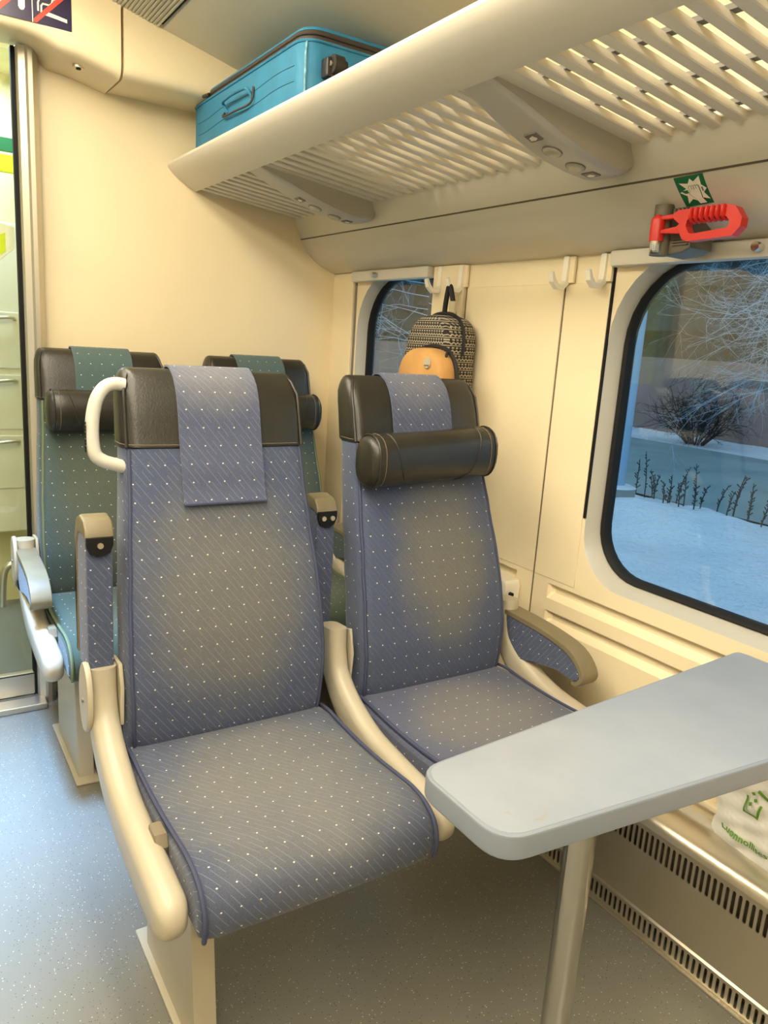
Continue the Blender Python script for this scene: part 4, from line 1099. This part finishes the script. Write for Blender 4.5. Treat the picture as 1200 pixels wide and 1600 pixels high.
tube('pole_vestibule', [(.485, VB-.25, 0), (.485, VB-.25, 2.2)], .016, mat('beige_pole', (214, 190, 140), .4), None, 12)
tag(bpy.data.objects['pole_vestibule'], 'beige upright pole right of the white cabinet behind the door', 'pole'); bpy.data.objects['pole_vestibule'].name = 'upright_pole'
M_lime = mat('lime_yellow', (214, 226, 20), .5)
yb = box('yellow_band', .36, .486, VB-.2, VB-.17, 1.80, 1.865, M_lime, None, .004); tag(yb, 'lime yellow band high up behind the glass door', 'band')
gs = box('green_sign', .40, .49, VB-.2, VB-.18, 1.875, 1.925, M_green, None, .002); tag(gs, 'small green sign high up behind the glass door', 'sign')
lf = prism('leaflet_holder', [(.24, 1.36), (.362, 1.47), (.362, 1.535), (.24, 1.56)], 'y', 2.80, 2.83, M_white, None, .002); tag(lf, 'white slanted leaflet holder behind the glass door', 'holder')
mk('leaflet', [(.25, 2.799, 1.385), (.335, 2.799, 1.46), (.335, 2.799, 1.515), (.25, 2.799, 1.47)], [(0, 1, 2, 3)], M_lime, lf)
tube('grab_bar', smooth_path([(.345, 2.72, .30), (.335, 2.72, .42), (.31, 2.72, .445), (.28, 2.72, .42), (.27, 2.72, .30)], 5), .012, M_alu); tag(bpy.data.objects['grab_bar'], 'small curved metal bar low behind the glass door', 'grab bar')
# ------------------------------------------------------------------ outside: snow, lamp post, weeds, bush, wall, trees
GZ = -.9
def snow_mat():
    m = bpy.data.materials.new('snow'); m.use_nodes = True; t = NT(m)
    k = t.noise(.9, 5, t.obj()); g = t.noise(9, 4, t.obj())
    t.nt.links.new(t.mix(t.ramp(k, .3, .7), lin((222, 228, 236)), lin((238, 242, 246))), t.p.inputs['Base Color']); t.p.inputs['Roughness'].default_value = .8
    t.bump(g, .9, .12)
    return m
M_snow = snow_mat()
def hgt(x, y):
    h = 0
    h += .10*math.exp(-((x-9.0)/.9)**2)*(1+.5*math.sin(y*2.1)+.3*math.sin(y*5.3+1))      # bank before the weeds
    h += .03*math.sin(x*3.1+y*1.7)*math.sin(y*2.3-x)
    if 4 < x < 10.5: h += .035*math.sin(x*5.7+y*.9)*math.sin(y*3.9+x*1.3)+.02*math.sin(x*11.0+2*math.sin(y*6.1))*math.sin(y*8.3)
    if x > 10: h -= min(.55, (x-10)*.16)
    if x > 20: h += (x-20)*.03
    return h
V = []; F = []; nx, ny = 130, 220
for i in range(nx+1):
    for j in range(ny+1):
        u_ = i/nx; x_ = 2.2+58*u_**2.0; y_ = -14+64*j/ny
        V.append((x_, y_, GZ+hgt(x_, y_)))
for i in range(nx):
    for j in range(ny): a = i*(ny+1)+j; F.append((a, a+ny+1, a+ny+2, a+1))
struct(mk('snow_ground', V, F, M_snow, None, 'all'), 'snow covered ground outside the window')
mr = mk('road_surface', [(10.9, -14, GZ-.12), (21.0, -14, GZ-.40), (21.0, 50, GZ-.40), (10.9, 50, GZ-.12)], [(0, 1, 2, 3)], mat('icy_road', (140, 158, 158), .6, var=.12, vscale=.6)); struct(mr, 'icy grey road beyond the snow bank')
# lamp post
lp = thing('lamp_post', 'grey blue street lamp post standing in snow outside the window', 'lamp post', (9.57, 7.95, GZ))
M_post = mat('grey_blue_post', (150, 182, 206), .5)
tube('post_shaft', [(9.57, 7.95, GZ), (9.57, 7.95, 2.5), (9.57, 7.95, 6.5)], [.13, .118, .09], M_post, lp, 16)
tube('concrete_base', [(9.57, 7.95, GZ-.1), (9.57, 7.95, GZ+.18)], .30, mat('snowy_concrete', (150, 152, 150), .8), lp, 20)
tube('snow_cap', [(9.57, 7.95, GZ+.18), (9.57, 7.95, GZ+.22)], [.31, .22], M_snow, lp, 20)
# weeds
M_weed = mat('dry_weed', (52, 60, 58), .9)
for k in range(34):
    y_ = 4.6+3.5*k/33+random.uniform(-.12, .12); x_ = 10.1+random.uniform(-.2, .5); h_ = random.uniform(.35, .85)
    bm = bmesh.new(); lx, ly = random.uniform(-.1, .1), random.uniform(-.12, .12); z0 = GZ+hgt(x_, y_)-.05
    P = [(x_+lx*q*q, y_+ly*q*q, z0+h_*q) for q in (0, .25, .5, .75, 1)]
    add_tube(bm, P, [.012, .011, .010, .009, .006], 4)
    for q in range(12):
        s = .25+.72*q/12; a = random.uniform(0, 6.28); b = Vector((x_+lx*s*s, y_+ly*s*s, z0+h_*s)); l_ = random.uniform(.02, .06)
        add_tube(bm, [b, b+Vector((math.cos(a)*l_, math.sin(a)*l_, l_*.9))], [.007, .010], 4)
    w = bmobj('dry_weed', bm, M_weed); tag(w, 'dark dry weed stalk in the row along the snow bank outside', 'weed', 'weed stalks along the snow bank')
# pinkish wall behind the road
pw = box('garden_wall', 24.5, 25.0, -6, 42, GZ-.5, GZ+2.3, mat('pink_plaster', (150, 122, 112), .8, var=.12, vscale=.8)); struct(pw, 'long pinkish wall beyond the road')
# bush
def branch(bm, p, d, l, r, depth, spread, rnd, n=4, up=0.0, mins=.3):
    pts = [p]; q = Vector(p); dd = Vector(d).normalized()
    for k in range(3):
        dd = (dd+Vector((rnd.uniform(-1, 1), rnd.uniform(-1, 1), rnd.uniform(-1, 1)+up))*.16).normalized(); q = q+dd*l/3; pts.append(q.copy())
    add_tube(bm, pts, [r, r*.85, r*.7, r*.5], n, False)
    if depth <= 0: return
    for k in range(rnd.choice((2, 3, 3))):
        i = rnd.choice((1, 2, 3)); nd = (dd+Vector((rnd.uniform(-1, 1), rnd.uniform(-1, 1), rnd.uniform(-1, 1)))*spread).normalized()
        branch(bm, pts[i], nd, l*rnd.uniform(.55, .82), r*.6, depth-1, spread, rnd, 3, up, mins)
rb = random.Random(3); bm = bmesh.new(); B0 = Vector((22.4, 15.6, GZ-.45))
for k in range(26):
    a = rb.uniform(0, 6.28); s = rb.uniform(.25, 1.0)
    branch(bm, B0+Vector((math.cos(a)*.3*s, math.sin(a)*.3*s, 0)), (math.cos(a)*s, math.sin(a)*s, 1.0), rb.uniform(.8, 1.25), .03, 4, .85, rb)
tag(bmobj('bare_bush', bm, mat('dark_bush', (34, 30, 30), .9)), 'dark leafless bush before the pinkish wall outside', 'bush')
# frosted trees: each with trunk and pale snowy branches
M_frost = mat('frosted_twigs', (176, 196, 206), .8); M_bark = mat('dark_bark', (52, 50, 46), .9)
def tree(x_, y_, h_, seed, label, lean=(0, 0)):
    rd = random.Random(seed); t = thing('frosted_tree', label, 'tree', (x_, y_, GZ-.4), 'frosted bare trees outside')
    tube('trunk', [(x_, y_, GZ-.5), (x_+.1, y_, h_*.4), (x_-.1, y_+.1, h_)], [.16, .11, .03], M_bark, t, 8)
    bm = bmesh.new()
    for k in range(30):
        z_ = .9+(h_-1.0)*k/30; a = rd.uniform(0, 6.28)
        branch(bm, (x_, y_, z_), (math.cos(a)+lean[0], math.sin(a)+lean[1], rd.uniform(-.15, .3)), rd.uniform(1.0, 1.9), .013, 4, .7, rd, 3, -.12)
    bmobj('branches', bm, M_frost, t)
tree(15.0, 7.4, 5.5, 11, 'frosted bare tree reaching into the upper right of the window view', (0, .5))
tree(20.5, 11.6, 6.0, 12, 'frosted bare tree behind, further from the window', (0, .5))
tree(12.5, 17.5, 6.0, 19, 'frosted bare tree seen through the narrow window')
# dense dark forest behind the wall: nobody could count the trees in it, so one object
M_spruce = mat('dark_forest_needles', (44, 60, 62), .9, var=.3, vscale=2)
bm = bmesh.new(); rd = random.Random(100)
def spruce(bm, x_, y_, h_):
    L = 12
    for i in range(L):
        z1 = GZ+.2+(h_-.4)*i/L; z2 = z1+h_/L*2.1; R = (1-i/L)*3.4+.3; n = 14
        tip = bm.verts.new((x_, y_, z2)); ring = []
        for k in range(n):
            a = 2*PI*k/n+rd.uniform(-.1, .1); rr = R*(1.05 if k % 2 else .72)*rd.uniform(.85, 1.1)
            ring.append(bm.verts.new((x_+math.cos(a)*rr, y_+math.sin(a)*rr, z1-rr*.12*rd.uniform(.6, 1.4))))
        for k in range(n): bm.faces.new((tip, ring[k], ring[(k+1) % n]))
        bm.faces.new(ring[::-1])
for row in range(4):
    xr = 30+row*5
    for i in range(int(1.9*xr/3.6)): spruce(bm, xr+rd.uniform(-1, 1), xr*.1+i*3.6+(row % 2)*1.8+rd.uniform(-.5, .5), rd.uniform(18, 22)+row*2)
tag(bmobj('forest_thicket', bm, M_spruce), 'dark dense forest behind the pinkish wall outside', 'forest', None, 'stuff')
